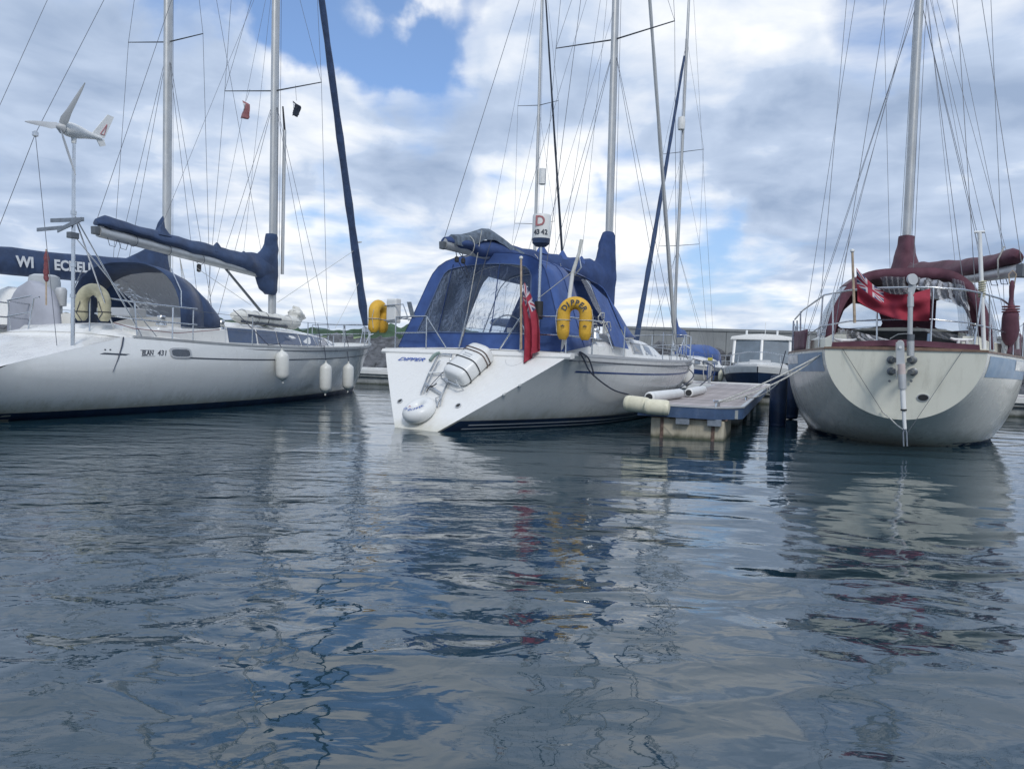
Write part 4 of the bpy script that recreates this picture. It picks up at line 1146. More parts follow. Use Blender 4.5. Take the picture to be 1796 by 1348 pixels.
# exhaust and drain outlets
for px, py, r_ in ((702, 704, .055), (804, 712, .055)):
    c = ontr(B, px, py, .0); o_ = MB().lathe([(0, r_), (.02, r_), (.022, r_ * .75), (.005, r_ * .7)], c, trn, 18).build('outlet', M_plastg, B.root)
    MB().lathe([(.0, r_ * .72), (.012, r_ * .7)], c, trn, 16).build('opening', M_black, o_)
for px, py in ((884, 691), (911, 675)):
    c = sidepx(B, px, py); MB().lathe([(-.01, .035), (.012, .035), (.02, .02)], c, (1, 0, -.3), 12).build('hull_fitting', M_plast, B.root)
# folded swim ladder
def trp(px, py, lift): return ontr(B, px, py, lift)
def trtube(name, pl, r, m=M_steel, lift=.06): return B.tube(name, [trp(a, b, lift) for a, b in pl], r, m)
trtube('ladder_rail', [(738, 690), (752, 655), (768, 624), (777, 621), (792, 622), (790, 632)], .016)
trtube('ladder_rail', [(765, 712), (776, 690), (790, 660), (800, 640)], .016)
trtube('ladder_rail', [(744, 686), (758, 656), (768, 636), (772, 632)], .014, lift=.10)
for a, b in (((753, 654), (782, 653)), ((746, 672), (775, 690))): trtube('ladder_step', [a, b], .020, M_plast if a[1] < 660 else M_steel, .09)
trtube('ladder_handle', [(754, 632), (760, 624), (766, 620), (771, 619)], .030, mat('green_grey_grip', (.22, .30, .28), .7))
trtube('lashing', [(750, 682), (762, 668), (784, 645), (795, 632)], .007, M_rope, .12)
trtube('lashing', [(748, 687), (753, 678), (761, 676), (766, 672)], .010, M_black, .13)
trtube('transom_bracket', [(768, 712), (764, 698), (775, 694), (772, 710)], .010)
trtube('pad_eye', [(752, 728), (757, 722)], .016)
# round line mark where the locker is
c = ontr(B, 905, 628, .005); MB().tube([c + (trr * math.cos(a) + tru * math.sin(a)) * .19 for a in [2 * math.pi * k / 32 for k in range(17, 32)]], .003, 5).build('mould_line', M_plastg, B.root)

# liferaft canister hanging on the transom
o1 = ontr(B, 821, 640, .0)
lr = off_t(B, 'liferaft_canister', 'white liferaft canister strapped in a steel cradle on the middle yacht\'s stern', 'liferaft', o1)
def rcap(c, ax, up, L_, wd, dp, m, name, parent, off_, n=20, pw=.55):
    ax = V(ax).normalized(); sd_ = ax.cross(V(up)).normalized(); up = sd_.cross(ax).normalized(); rings = []
    for t, s in ((-.5, .62), (-.485, .80), (-.45, .92), (-.38, 1), (-.02, 1), (-.015, 1.03), (.015, 1.03), (.02, 1), (.38, 1), (.45, .92), (.485, .80), (.5, .62)):
        rings.append([V(c) + ax * L_ * t + sd_ * wd * s * math.copysign(abs(math.cos(a)) ** pw, math.cos(a)) + up * dp * s * math.copysign(abs(math.sin(a)) ** pw, math.sin(a)) for a in [2 * math.pi * k / n for k in range(n)]])
    return MB().loft(rings).build(name, m, parent, off_, ang=50)
lax = (V((.30, 0, 0)) + tru * .95)
lc = ontr(B, 822, 638, .24)
rcap(lc, lax, trn, .80, .275, .165, M_plast, 'canister', lr, o1)
la = lax.normalized(); ls = la.cross(trn).normalized(); lu = ls.cross(la).normalized()
for t in (-.30, -.02, .22, .30):
    pts = [lc + la * t * .80 * 1.0 + ls * .285 * math.copysign(abs(math.cos(a)) ** .55, math.cos(a)) + lu * .175 * math.copysign(abs(math.sin(a)) ** .55, math.sin(a)) for a in [2 * math.pi * k / 24 for k in range(25)]]
    MB().tube(pts, .009, 5).build('strap', M_rust if t > .2 else M_black, lr, o1)
for sx in (-.24, .24):
    MB().tube([lc + ls * sx - lu * .20 + la * .35, lc + ls * sx - lu * .20 - la * .42, lc + ls * sx - lu * .02 - la * .47, lc + ls * sx * .9 + lu * .10 - la * .46], .013, 7).build('cradle', M_steel, lr, o1)
MB().tube([lc - ls * .26 - lu * .02 - la * .47, lc + ls * .26 - lu * .02 - la * .47], .013, 7).build('cradle', M_steel, lr, o1)
MB().tube([lc + ls * -.29 + la * .30 + lu * .0, lc + ls * -.33 - lu * .05, lc + ls * -.30 - la * .32], .016, 7).build('cradle', M_steel, lr, o1)
mb = MB(); 
for k in range(3): mb.frame_box(lc + la * (-.02 + .05 * k) + lu * .166 - ls * .10, ls * .2, la * .02, lu * .003)
mb.build('moulded_ribs', M_plastg, lr, o1, smooth=False)

# padded white ring with the name at the foot of the stern
o1 = ontr(B, 736, 718, .16)
bo = empty('name_lifebuoy', B.w(o1), 0, 'fat white ring buoy with blue lettering low on the middle yacht\'s stern', 'lifebuoy')
rb = (B.fw @ (trr * .92 + tru * .28)).normalized(); ub = B.fw @ (tru * .92 - trr * .28 + trn * -.2); ub = (ub - rb * ub.dot(rb)).normalized(); nb = rb.cross(ub).normalized()
if nb.dot(B.fw @ trn) < 0: nb = -nb
def ringbuoy(R, r, m, name, parent, kx=1.0, ky=1.0, n=36, fat=1.0):
    rings = []
    for k in range(n + 1):
        a = 2 * math.pi * k / n; c = rb * R * kx * math.cos(a) + ub * R * ky * math.sin(a); rd = (rb * math.cos(a) + ub * math.sin(a))
        rr = r * (1.0 + .22 * max(0, -math.sin(a)))
        rings.append([c + rd * rr * math.cos(b_) + nb * rr * fat * math.sin(b_) for b_ in [2 * math.pi * j / 16 for j in range(16)]])
    return MB().loft(rings, caps=False).build(name, m, parent)
ringbuoy(.178, .112, M_plast, 'buoy_ring', bo, 1.0, 1.05)
MB().lathe([(0, .10), (.004, .10)], -nb * .03, nb, 16).build('buoy_centre', M_plastg, bo)
def arc_text(txt, R, a0, a1, size, m, lift):
    for k, ch in enumerate(txt):
        a = R_(lerp(a0, a1, k / (len(txt) - 1))); rd = rb * math.cos(a) + ub * math.sin(a)
        if ch != ' ': text_obj(ch, size, m, 'lettering', rd * R + nb * lift, -rb * math.sin(a) * 1.0 + ub * math.cos(a), -rd, bo, align='CENTER')
arc_text('SY DIPPER', .215, 218, 318, .078, M_ink, .140)
text_obj('^', 0.08, M_inkr, 'emblem', nb * .118 - rb * .14 - ub * .06, rb, ub, bo, bold=.003)
# coachroof, cockpit
for s in (1, -1):
    MB().loft([[V((s * xo, y, 1.20)), V((s * xo, y, 1.28 + h)), V((s * (xo - 0.10), y, 1.36 + h)), V((s * (xo - 0.35), y, 1.36 + h)), V((s * (xo - 0.4), y, 1.20))] for y, xo, h in ((1.25, 1.55, 0.12), (2.4, 1.58, 0.2), (3.6, 1.52, 0.24), (4.4, 1.46, 0.26))]).build('cockpit_coaming', M_white, B.root, ang=35)
coachroof(B, [(4.0, 1.40, 1.32, 1.24, 0.50, 0.10), (5.2, 1.36, 1.22, 1.24, 0.50, 0.10), (6.4, 1.22, 1.02, 1.26, 0.44, 0.10), (7.6, 0.98, 0.75, 1.28, 0.30, 0.08), (8.4, 0.72, 0.48, 1.30, 0.10, 0.04), (8.7, 0.5, 0.3, 1.30, 0.02, 0.02)], M_white)
def dcr(y): return tab([(4.0, 1.40), (5.2, 1.36), (6.4, 1.22), (7.6, .98)], y), tab([(4, 1.32), (5.2, 1.22), (6.4, 1.02), (7.6, .75)], y), tab([(4, .5), (5.2, .5), (6.4, .44), (7.6, .30)], y)
for a, b in ((5.05, 5.75), (5.95, 6.6), (6.8, 7.3)):
    for s in (1, -1):
        P = []
        for y in (a, b):
            wb, wt, h = dcr(y)
            for t in ((.28, .80) if y == a else (.80, .28)):
                P.append(V((s * (lerp(wb * .99, wt, (t - .15) / .77) + .006), y, 1.25 + h * t)))
        wf_ = MB().prism(P, (s * .012, 0, .003)).build('cabin_window', M_plastg, B.root, smooth=False)
        cm = sum(P, V()) / 4; P2 = [cm + (p - cm) * .82 + V((s * .014, 0, 0)) for p in P]
        MB().prism(P2, (s * .004, 0, 0)).build('pane', M_glassd, wf_, smooth=False)
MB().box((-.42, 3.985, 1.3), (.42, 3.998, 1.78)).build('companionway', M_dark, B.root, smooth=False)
hatch(B, (0, 7.5, 1.64), .26, .26)
MB().lathe([(-.3, .03), (0, .04), (.02, .05), (.5, .05)], (0, 2.2, 1.3), (0, 0, 1), 10).build('steering_pedestal', M_plast, B.root)
MB().tube([V((math.cos(a) * .42, 2.12, 1.62 + math.sin(a) * .42)) for a in [2 * math.pi * k / 28 for k in range(29)]], .014, 6).build('steering_wheel', M_steel, B.root)

# cockpit tent -----------------------------------------------------
tent = B   # part of the yacht
TP = [(-1.86, 1.36), (-1.62, 1.92), (-1.40, 2.45), (-1.27, 2.78), (-1.17, 2.92), (-1.02, 3.01), (-.78, 3.07), (-.35, 3.12), (0, 3.13)]
TP = TP + [(-x, z) for x, z in reversed(TP[:-1])]
def resample(P, n):
    P = [V(p) for p in P]; L_ = [0]
    for a, b in zip(P, P[1:]): L_.append(L_[-1] + (b - a).length)
    out = []
    for k in range(n):
        t = L_[-1] * k / (n - 1); i = 0
        while i < len(P) - 2 and L_[i + 1] < t: i += 1
        out.append(P[i].lerp(P[i + 1], (t - L_[i]) / max(1e-9, L_[i + 1] - L_[i])))
    return out
def tarch(y, kx, z0, zt, lean=0.0, n=31):
    P = [V((x * kx, y + lean * (z - 1.36) / 1.77, z0 + (z - 1.36) / 1.77 * (zt - z0))) for x, z in TP]
    P = resample(P, n)
    for _ in range(1): P = [P[0]] + [(P[i - 1] + P[i] * 2 + P[i + 1]) / 4 for i in range(1, n - 1)] + [P[-1]]
    return P
AFT = tarch(1.12, 1.0, 1.36, 3.13, .30)
n = len(AFT)
def wmap(p):
    zt = (p.z - 1.36) / 1.77
    hwz = tab([(0, 1.86), (.3, 1.64), (.62, 1.40), (.85, 1.2), (1, .9)], zt)
    q = p.x / hwz if hwz else 0
    z = lerp(1.66, 2.93, zt); zz = (z - 1.36) / 1.77
    hw2 = tab([(0, 1.86), (.3, 1.64), (.62, 1.40), (.85, 1.22), (1, .9)], zz) - .30
    x = p.x * hw2 / max(hwz, .01)
    return V((min(x, .98 + .14 * (1 - zt)), 1.12 + .30 * zz - .004, z))
win = [wmap(p) for p in AFT]
mb = MB(); mb.loft([AFT, [p.lerp(q, .5) for p, q in zip(AFT, win)], win], caps=False, closed=False)
mb.add([AFT[0], AFT[-1], win[-1], win[0]], [(0, 1, 2, 3)])
mb.build('tent_back_panel', M_blue, B.root, solid=.012, smooth=False)
cw = V((-.1, 1.12 + .30 * .55, 2.25))
mb = MB(); rows = []
loopw = win + resample([win[-1], win[0]], 8)[1:-1]
for k in range(13):
    t = k / 12
    rows.append([crumple(p.lerp(cw, t), .016 * min(1, 4 * t) * (t < .98), 2.6, 4) for p in loopw])
mb.loft(rows, caps=False, closed=True)
mb.build('clear_window', M_vinyl, B.root)
A2 = tarch(2.3, .95, 1.50, 3.10, .1); A3 = tarch(3.4, .90, 1.50, 3.03, 0)
LO, HI = 10, n - 10
seq = [AFT, [p.lerp(q, .33) for p, q in zip(AFT, A2)], [p.lerp(q, .66) for p, q in zip(AFT, A2)], A2, [p.lerp(q, .5) for p, q in zip(A2, A3)], A3]
MB().loft([a_[LO - 1:HI + 1] for a_ in seq], caps=False, closed=False).build('tent_roof', M_blue, B.root, solid=.012)
# starboard wall of blue canvas, port wall half clear
MB().loft([a_[HI:] for a_ in seq[:4]], caps=False, closed=False).build('tent_side_panel', M_blue, B.root, solid=.012) if AFT[-1].x > 0 else None
MB().loft([a_[:LO] for a_ in (seq[0], [p.lerp(q, .12) for p, q in zip(AFT, A2)])], caps=False, closed=False).build('tent_side_panel', M_blue, B.root, solid=.012)
MB().loft([a_[:LO] for a_ in ([p.lerp(q, .12) for p, q in zip(AFT, A2)], seq[1], seq[2], A2, seq[4])], caps=False, closed=False).build('clear_side_window', M_vinyl, B.root)
for A_ in (AFT, A2, A3):
    B.tube('tent_hoop', [V((p.x * .97, p.y + .02, p.z - .03)) for p in A_], .012)
M_seam = mat('seam_blue', (.018, .045, .15), .8)
M_bind = mat('window_binding', (.10, .15, .28), .7)
for A_ in (AFT, seq[2], A2): B.tube('seam', [V((p.x * 1.006, p.y, p.z + .010)) for p in A_], .007, M_seam, 5)
B.tube('window_binding', [p + V((0, -.014, 0)) for p in loopw + [loopw[0]]], .012, M_bind, 5)
B.tube('zip', [V((.30, 1.12 + .30 * t - .02, 1.36 + 1.77 * t)) for t in (.18, .5, .9)], .009, M_seam, 5)
B.tube('zip', [V((-.95 + .2 * t, 1.12 + .30 * t - .02, 1.36 + 1.77 * t)) for t in (.18, .5, .9)], .009, M_seam, 5)
# sprayhood in front of the tent
S1 = tarch(4.2, .82, 1.72, 2.92, 0); S2 = tarch(4.75, .78, 1.74, 2.52, .1); S3 = tarch(5.25, .70, 1.74, 2.0, .15)
MB().loft([S1, [p.lerp(q, .5) for p, q in zip(S1, S2)], S2, [p.lerp(q, .5) for p, q in zip(S2, S3)], S3], caps=False, closed=False).build('sprayhood', M_blue, B.root, solid=.012)
MB().loft([A3[LO - 1:HI + 1], S1[LO - 1:HI + 1]], caps=False, closed=False).build('sprayhood', M_blue, B.root, solid=.012)
pa = B.on(1036, 497, x=1.25); pb_ = B.on(1103, 612, x=1.62); pc = B.on(1062, 528, x=1.25); pd = B.on(1078, 607, x=1.62)
MB().prism([pa, pc + V((0, .1, .05)), pb_, pd], (-.015, 0, 0)).build('sprayhood_side', M_blue, B.root, smooth=False)
MB().loft([[crumple(pa.lerp(pd, t) + V((-.02, -.35 * (1 - t) * u_, .04)), .03, 5, 2) for t in (0, .2, .4, .6)] for u_ in (0, .3, .6, 1)], caps=False, closed=False).build('rolled_side_window', M_vinyl2, B.root)
# odds and ends in the open side: winch, rope bag, lines
for px, py, r_ in ((1043, 585, .09), (1026, 592, .07)):
    c = B.on(px, py, x=1.5); MB().lathe([(-.10, r_ * 1.15), (-.05, r_), (.02, r_ * .75), (.07, r_), (.09, r_ * .9), (.095, .02)], c, (0, 0, 1), 14).build('winch', M_steel, B.root)
q = random.Random(3)
for k in range(7):
    px, py = 1035 + q.random() * 32, 555 + q.random() * 40
    a = B.on(px, py, x=1.5); B.tube('coiled_line', [crumple(a + V((0, .12 * math.cos(j), .11 * math.sin(j))), .03, 6, k) for j in range(7)], .011, (M_ropel, M_rope, M_ropel)[k % 3], 6)
# mast, boom
at = rig(B, 6.4, (0, 6.4, 1.75), (-.03, 6.15, 17.6), 17.3, [(8.80, 1.53, .05), (13.2, 1.15, .05)], (1.92, 6.1, 1.25), fore=(0, 10.95, 1.45), back=(1.35, 1.0, 1.35, False), furl=(.062, M_alu), r=.095)
b0 = V((0, 6.25, 3.05)); b1 = V((0, .12, 3.12))
def bl(t): return b1.lerp(b0, t)
B.tube('boom', [b0 + V((0, 0, -.02)), b1], .075, M_alu, 12, flat=1.3)
MB().loft([[b1 + V((x, dy, z)) for x, z in ((-.04, -.10), (.04, -.10), (.05, .03), (-.05, .03))] for dy in (-.08, .03)]).build('boom_end', M_alud, B.root, smooth=False, bevel=.012)
cover(B, 'sail_cover', [(bl(.0) + V((0, 0, .06)), .08, .06, .05), (bl(.05) + V((0, 0, .07)), .13, .10, .10), (bl(.13) + V((0, 0, .07)), .15, .13, .13), (bl(.22) + V((0, 0, .08)), .15, .18, .17), (bl(.5) + V((0, 0, .1)), .17, .24, .20), (bl(.75) + V((0, 0, .12)), .18, .30, .24), (bl(.9) + V((0, 0, .14)), .19, .36, .40), (bl(1.0) + V((0, 0, .14)), .19, .44, .50)], M_navy if False else mat('canvas_midblue', (.030, .060, .165), .85, var=.2, scale=3.5, bump=.006, bscale=7), amp=.05, sc=2.6, seed=5)
collar(B, V((0, 6.28, 3.05)), [(-.75, .20, .20, .16), (-.6, .45, .24, .22), (.1, .62, .25, .24), (.45, .55, .25, .24), (.7, .40, .24, .22), (.95, .28, .22, .20), (1.15, .22, .20, .18), (1.22, .15, .17, .15)], MATS['canvas_midblue'], 5)
mb = MB(); mb.loft([[crumple(bl(t) + V((x, 0, z + h)), .05, 4, 8) for x, z in ((-.12, .0), (.12, .0), (.10, .14), (0, .20), (-.10, .14))] for t, h in ((.03, 0), (.07, .02), (.12, .10), (.17, .24), (.22, .30), (.27, .20), (.33, .10), (.38, .05))])
mb.build('sail_cloth_bunch', M_bluegrey, B.root, ang=60)
for t in (.52, .66, .80):
    c = bl(t) + V((0, 0, .33))
    MB().loft([[c + V((x * w_, y_ * w_, z)) for x, y_ in ((-1, -1.5), (1, -1.5), (1, 1.5), (-1, 1.5))] for w_, z in ((.09, -.05), (.06, .03), (.012, .15))]).build('cover_peak', M_blue, B.root)
    B.wire('lazy_jack', c + V((0, 0, .12)), at(9.6 + 3 * (t > .6)), .004)
B.wire('topping_lift', bl(0) + V((0, 0, .08)), at(17.3), .0055)
B.wire('lazy_jack', bl(.34) + V((0, 0, .2)), at(12.2), .004)
for t in (.1, .45, .6, .7): lash(None, 'l', bl(t) + V((0, 0, .05)), V((0, 1, 0)), .19, None, tr=.008).build('cover_lashing', M_ropel, B.root)
for k, t in enumerate((.055, .085)):
    c = bl(t); B.tube('mainsheet', [c + V((0, 0, -.1)), c + V((.03, .0, -.22)), V((.02 + .04 * k, .8, 2.9 - .3))], .008, M_rope, 5)
    MB().lathe([(-.05, .02), (-.03, .04), (.03, .04), (.05, .02)], c + V((.02, 0, -.22)), (0, 0, 1), 10).build('block', M_black, B.root)
B.wire('backstay_tail', B.on(862, 420, y=.95), B.on(808, 605, y=.95), .006)
B.tube('backstay_adjuster', [B.on(820, 550, y=.93), B.on(805, 608, y=.93)], .016)
B.wire('backstay', B.on(845, 404, y=.95), B.on(812, 590, y=.95), .008, M_ropel)
B.rails([3.0, 4.9, 6.8, 8.6], .62)
pulpit(B, 9.4)
for s in (1, -1):
    for hh in (.64, .33):
        B.tube('pushpit_rail', [V((s * 1.98, 2.2, 1.28 + hh)), V((s * 1.95, 1.3, 1.29 + hh)), V((s * 1.86, 1.02, 1.3 + hh)), V((s * 1.05, .98, 1.31 + hh))], .014)
    for x, y in ((1.9, 1.06), (1.96, 1.9), (1.05, .98)):
        B.tube('pushpit_leg', [V((s * x, y, 1.29)), V((s * x, y, 1.93))], .014)
    B.tube('pushpit_brace', [V((s * 1.05, .98, 1.94)), V((s * .55, 1.02, 1.31))], .014)
# bow clutter: anchor and roller
MB().loft([[V((x, y, z)) for x, z in ((-.06, 1.38), (.06, 1.38), (.06, 1.47), (-.06, 1.47))] for y in (10.9, 11.62)]).build('bow_roller', M_steel, B.root, smooth=False)
B.tube('anchor_shank', [V((0, 11.1, 1.50)), V((0, 11.6, 1.46)), V((0, 11.78, 1.30))], .022, M_solar)
MB().prism([V((0, 11.80, 1.36)), V((.16, 11.6, 1.20)), V((0, 11.5, 1.05)), V((-.16, 11.6, 1.20))], (0, .03, 0.02)).build('anchor_fluke', M_solar, B.root, smooth=False)

# things carried by the middle yacht
yl = B.w(B.on(664, 551, y=1.35))
h2, R2, r2, u2 = horseshoe('horseshoe_lifebuoy', 'plain yellow horseshoe lifebuoy seen edge-on at the left corner of the blue tent yacht', yl, B.fw @ V((-.25, .97, 0)), (0, 0, 1), .58, .66, .105, M_yellow, 'horseshoe lifebuoys', flat=1.1)
h3, R3, r3, u3 = horseshoe('horseshoe_lifebuoy', 'yellow horseshoe lifebuoy lettered DIPPER at the right corner of the blue tent yacht', B.w(B.on(1008, 551, y=1.0)), V((.985, -.17, 0)), (0, 0, 1), .60, .72, .118, M_yellow, 'horseshoe lifebuoys', flat=.9)
n3 = r3.cross(u3).normalized(); n3 = -n3 if n3.y > 0 else n3
for k, ch in enumerate('DIPPER'):
    a = R_(148 - k * 24); rd = r3 * math.cos(a) + u3 * math.sin(a)
    text_obj(ch, .125, M_inkd, 'lettering', rd * (R3 + .0) + n3 * .123, r3 * math.sin(a) - u3 * math.cos(a), rd, h3, bold=.003, align='CENTER')
text_obj('*', .14, M_inkd, 'emblem', r3 * R3 - u3 * .24 + n3 * .123, r3, u3, h3, bold=.004, align='CENTER')
text_obj('*', .14, M_inkd, 'emblem', -r3 * R3 - u3 * .24 + n3 * .123, r3, u3, h3, bold=.004, align='CENTER')
for hh, rr, uu, RR in ((h2, r2, u2, R2), (h3, r3, u3, R3)):
    nn = rr.cross(uu).normalized(); nn = -nn if nn.y > 0 else nn
    for sx in (-1, 1):
        lash(None, 'l', rr * sx * RR - uu * .10, uu, .121, None, tr=.007).build('strap', M_ropel, hh)
        MB().tube([rr * sx * (RR + .10) + nn * .05 + uu * .08, rr * sx * (RR + .125) + nn * .03 - uu * .08, rr * sx * (RR + .10) + nn * .05 - uu * .30], .006, 5).build('grab_line', M_ropel, hh)
# rescue light / box beside the left buoy
bx_ = B.w(B.on(690, 545, y=1.25))
rb_ = empty('rescue_line_box', bx_, -B.th, 'white plastic rescue line case on the rail between the yellow lifebuoy and the blue tent', 'case')
MB().loft([[V((x * s, y, z * s2)) for x, z in ((-.13, -.24), (.13, -.24), (.13, .24), (-.13, .24))] for y, s, s2 in ((-.08, .8, .9), (-.06, 1, 1), (.08, 1, 1))]).build('case', M_plast, rb_, smooth=False, bevel=.02)
MB().tube([V((-.15, -.1, .10)), V((.34, -.1, .12)), V((.5, -.1, -.2))], .012, 6).build('bracket', M_steel, rb_)
MB().tube([V((-.15, -.1, -.20)), V((.45, -.1, -.15))], .010, 6).build('bracket', M_steel, rb_)
wp = B.on(722, 540, y=1.2)
ld = off_t(B, 'outboard_bracket', 'small grey slatted steel bracket on the rail left of the blue tent', 'bracket', wp)
for k in range(3):
    MB().frame_box(wp + V((-.13 + .035 * k, 0, .12)), V((.03, 0, 0)), V((.11, 0, -.30)), V((0, .02, 0))).build('slat', M_solar, ld, wp, smooth=False)
# radar drum on its pole
dp0 = V((1.42, 1.05, 1.35)); dt_ = B.on(949, 423, y=1.05)
rd_ = off_t(B, 'danbuoy_drum', 'white drum marked D 43 42 with navy base on a pole above the middle yacht', 'drum', dp0)
dr = .155
MB().tube([V((dt_.x, 1.05, 1.35)), V((dt_.x, 1.05, dt_.z - .1))], .025, 8).build('pole', M_steel, rd_, dp0)
MB().tube([V((dt_.x, 1.05, 1.9)), V((dt_.x, 1.05, 2.2))], .075, 10).build('pole_clamp', M_black, rd_, dp0)
MB().lathe([(-.16, .03), (-.15, .09), (-.10, dr * .95), (-.02, dr)], V((dt_.x, 1.05, dt_.z + .06)), (0, 0, 1), 24).build('drum_base', M_navy, rd_, dp0)
dbody = MB().lathe([(0, dr), (.02, dr), (.36, dr * 1.02), (.40, dr * .96), (.415, dr * .6), (.418, .01)], V((dt_.x, 1.05, dt_.z + .04)), (0, 0, 1), 28).build('drum', M_plast, rd_, dp0)
def on_cyl(ch, size, ang, z, m):
    nrm = (B.inv @ V((math.sin(R_(ang)), -math.cos(R_(ang)), 0)))
    t = V((0, 0, 1)).cross(nrm) * 1.0
    c = V((dt_.x, 1.05, dt_.z + .04 + z)) + nrm * (dr * 1.03)
    text_obj(ch, size, m, 'lettering', c, t, (0, 0, 1), rd_, dp0, bold=.004, align='CENTER')
on_cyl('D', .24, -12, .27, M_inkr)
for ch, a in (('4', -42), ('3', -22), ('4', 6), ('2', 28)): on_cyl(ch, .115, a, .09, M_inkd)
# leaning white davit pole
g0 = B.on(986, 618, y=1.15); g1 = B.on(1004, 480, y=1.15); g2 = B.on(1020, 420, y=1.15)
dv_ = off_t(B, 'davit', 'leaning white davit post with rope at its head beside the lettered yellow lifebuoy', 'davit', g0)
MB().tube([g0, g1], .034, 10).build('post', M_plast, dv_, g0)
MB().tube([g1, g1.lerp(g2, .6) + V((.02, 0, 0)), g2], [.034, .028, .03], 10).build('head', M_sail, dv_, g0)
MB().tube([g1 + V((.03, 0, .1)), g1 + V((.12, 0, .28)), g1 + V((.16, 0, .10)), g1 + V((.05, 0, -.02))], .012, 6).build('shackle', M_steel, dv_, g0)
MB().tube([g1 + V((0, -.03, .02)), V((dt_.x, 1.02, 2.25))], .007, 5).build('lanyard', M_ropel, dv_, g0)
# ensign
def ensign(B, label, s0, s1, fn, nu=22, nv=16):
    r = off_t(B, 'red_ensign', label, 'flag', s0)
    MB().tube([s0, s1], [.022, .018], 9).build('flagstaff', M_woodgrey, r, s0)
    MB().lathe([(0, .02), (.02, .035), (.05, .03), (.06, .005)], s1, (s1 - s0), 10).build('finial', M_plast, r, s0)
    MB().grid(fn, nu, nv, uv=True).build('flag_cloth', M_ensign, r, s0)
    return r
s0 = B.on(914, 612, y=.88); s1 = B.on(914, 455, y=.88)
A_ = B.on(920, 495, y=.86); C_ = B.on(921, 555, y=.86); Dn = B.on(930, 618, y=.80); E_ = B.on(962, 600, y=.80); G_ = B.on(945, 530, y=.82)
def fl1(u, v):
    # hoist on the staff, fly hanging down in folds
    hoist = V((A_.x - .02, .86, lerp(A_.z - .50, A_.z, v)))
    fly = V((lerp(A_.x + .08, A_.x + .40, v) , .80, lerp(1.12, 1.42, v)))
    p = hoist.lerp(fly, u)
    p.x += .10 * math.sin(u * 3.1) * v; p.y += .05 * math.sin(v * 14 + u * 3) * (.3 + u)
    p.x += .012 * math.sin(v * 20 + u * 5)
    return p
ensign(B, 'red ensign hanging limp from its staff at the stern of the middle yacht', s0, s1, fl1)
# dark warps from the stern quarter and bow down to the finger
def rope(name, label, cat, pts, r, m, group=None, sag=0.0):
    pts = [V(p) for p in pts]
    P = []
    for i in range(len(pts) - 1):
        for k in range(10):
            t = k / 10; f = i + t
            def cr(j): return pts[max(0, min(len(pts) - 1, j))]
            p0, p1, p2, p3 = cr(i - 1), cr(i), cr(i + 1), cr(i + 2)
            P.append(.5 * ((2 * p1) + (p2 - p0) * t + (2 * p0 - 5 * p1 + 4 * p2 - p3) * t * t + (3 * p1 - p0 - 3 * p2 + p3) * t ** 3))
    P.append(pts[-1])
    if sag:
        n = len(P) - 1
        P = [p - V((0, 0, 4 * sag * (i / n) * (1 - i / n))) for i, p in enumerate(P)]
    o = MB().tube([p - P[0] for p in P], r, 7).build(name, m)
    o.location = P[0]
    tag(o, label, cat, group); return o
cl = lambda px, py: B.w(B.on(px, py, x=2.1))
rope('mooring_rope', 'dark rope looping from the middle yacht\'s stern quarter down to the yellowed fender', 'rope', [cl(1016, 617), cl(1024, 630), cl(1038, 655), cl(1075, 683), cl(1108, 694), fpw(-.95, .1, .52)], .014, M_rope)
rope('mooring_rope', 'shorter dark rope hanging beside the longer loop on the middle yacht\'s quarter', 'rope', [cl(1018, 617), cl(1032, 628), cl(1040, 650), cl(1042, 660)], .014, M_rope)
bowp = B.w(V((.25, 10.7, 1.42)))
rope('mooring_rope', 'dark rope curving from the middle yacht\'s bow to the near end of the pontoon', 'rope', [bowp, B.w(B.on(1200, 640, x=.9)), fpw(-.5, 4.6, .95), fpw(-.60, 2.4, .66), fpw(-.62, .9, .56)], .013, M_rope)
rope('mooring_rope', 'short dark rope dropping from the middle yacht\'s bow onto the pontoon planks', 'rope', [bowp + V((.1, 0, 0)), fpw(-.25, 6.6, 1.15), fpw(-.40, 5.0, .72), fpw(-.55, 4.4, .6)], .013, M_rope)
fender('fender', 'white teardrop fender hanging at the bow of the middle yacht above the pontoon', B.w(V((1.05, 9.2, 1.32))), V((0, 0, -1)), .75, .16, M_plast, 'fenders at the bow of the middle yacht', [B.w(V((.95, 9.2, 1.5)))])

# ================================================================== RIGHT YACHT (cream stern, maroon covers)
R1_ = Boat('sailing_yacht', 'broad grey yacht at the right with cream stern, maroon covers and light blue side band', 'yacht',
           5.943, 11.331, 0.466, 10.9, 0.0, lambda z: 0.30 * max(0.0, 1.55 - z) * .6 if z > .45 else 0.30 * 1.1 * .6,
           [(0, 1.10), (0.10, 1.50), (0.22, 1.88), (0.4, 2.06), (0.6, 1.90), (0.8, 1.30), (0.92, 0.65), (1, 0.02)],
           [(0, 1.54), (0.25, 1.50), (0.6, 1.52), (1, 1.85)],
           [(0, 0.47), (0.05, 0.18), (0.10, -0.04), (0.2, -0.3), (0.4, -0.55), (1, -0.5)], [(0, 2.0), (0.06, 2.05), (0.2, 2.8), (0.5, 2.9), (1, 2.0)], 2.0, 1.2, ns=48, group='yachts moored with their sterns to the camera')
B = R1_
B.hull(M_greyside, M_cream, M_deck)
B.band('boot_stripe', lambda f: -0.2, lambda f: 0.06, M_navyhull, 0.006, 0.10, 0.98)
B.band('side_band', lambda f: B.zs(f) - 0.36, lambda f: B.zs(f) - 0.05, M_ltblue, 0.005, 0.012, 0.98)
B.band('side_panel', lambda f: B.zs(f) - 0.22, lambda f: B.zs(f) - 0.06, M_white, 0.009, 0.14, 0.9)
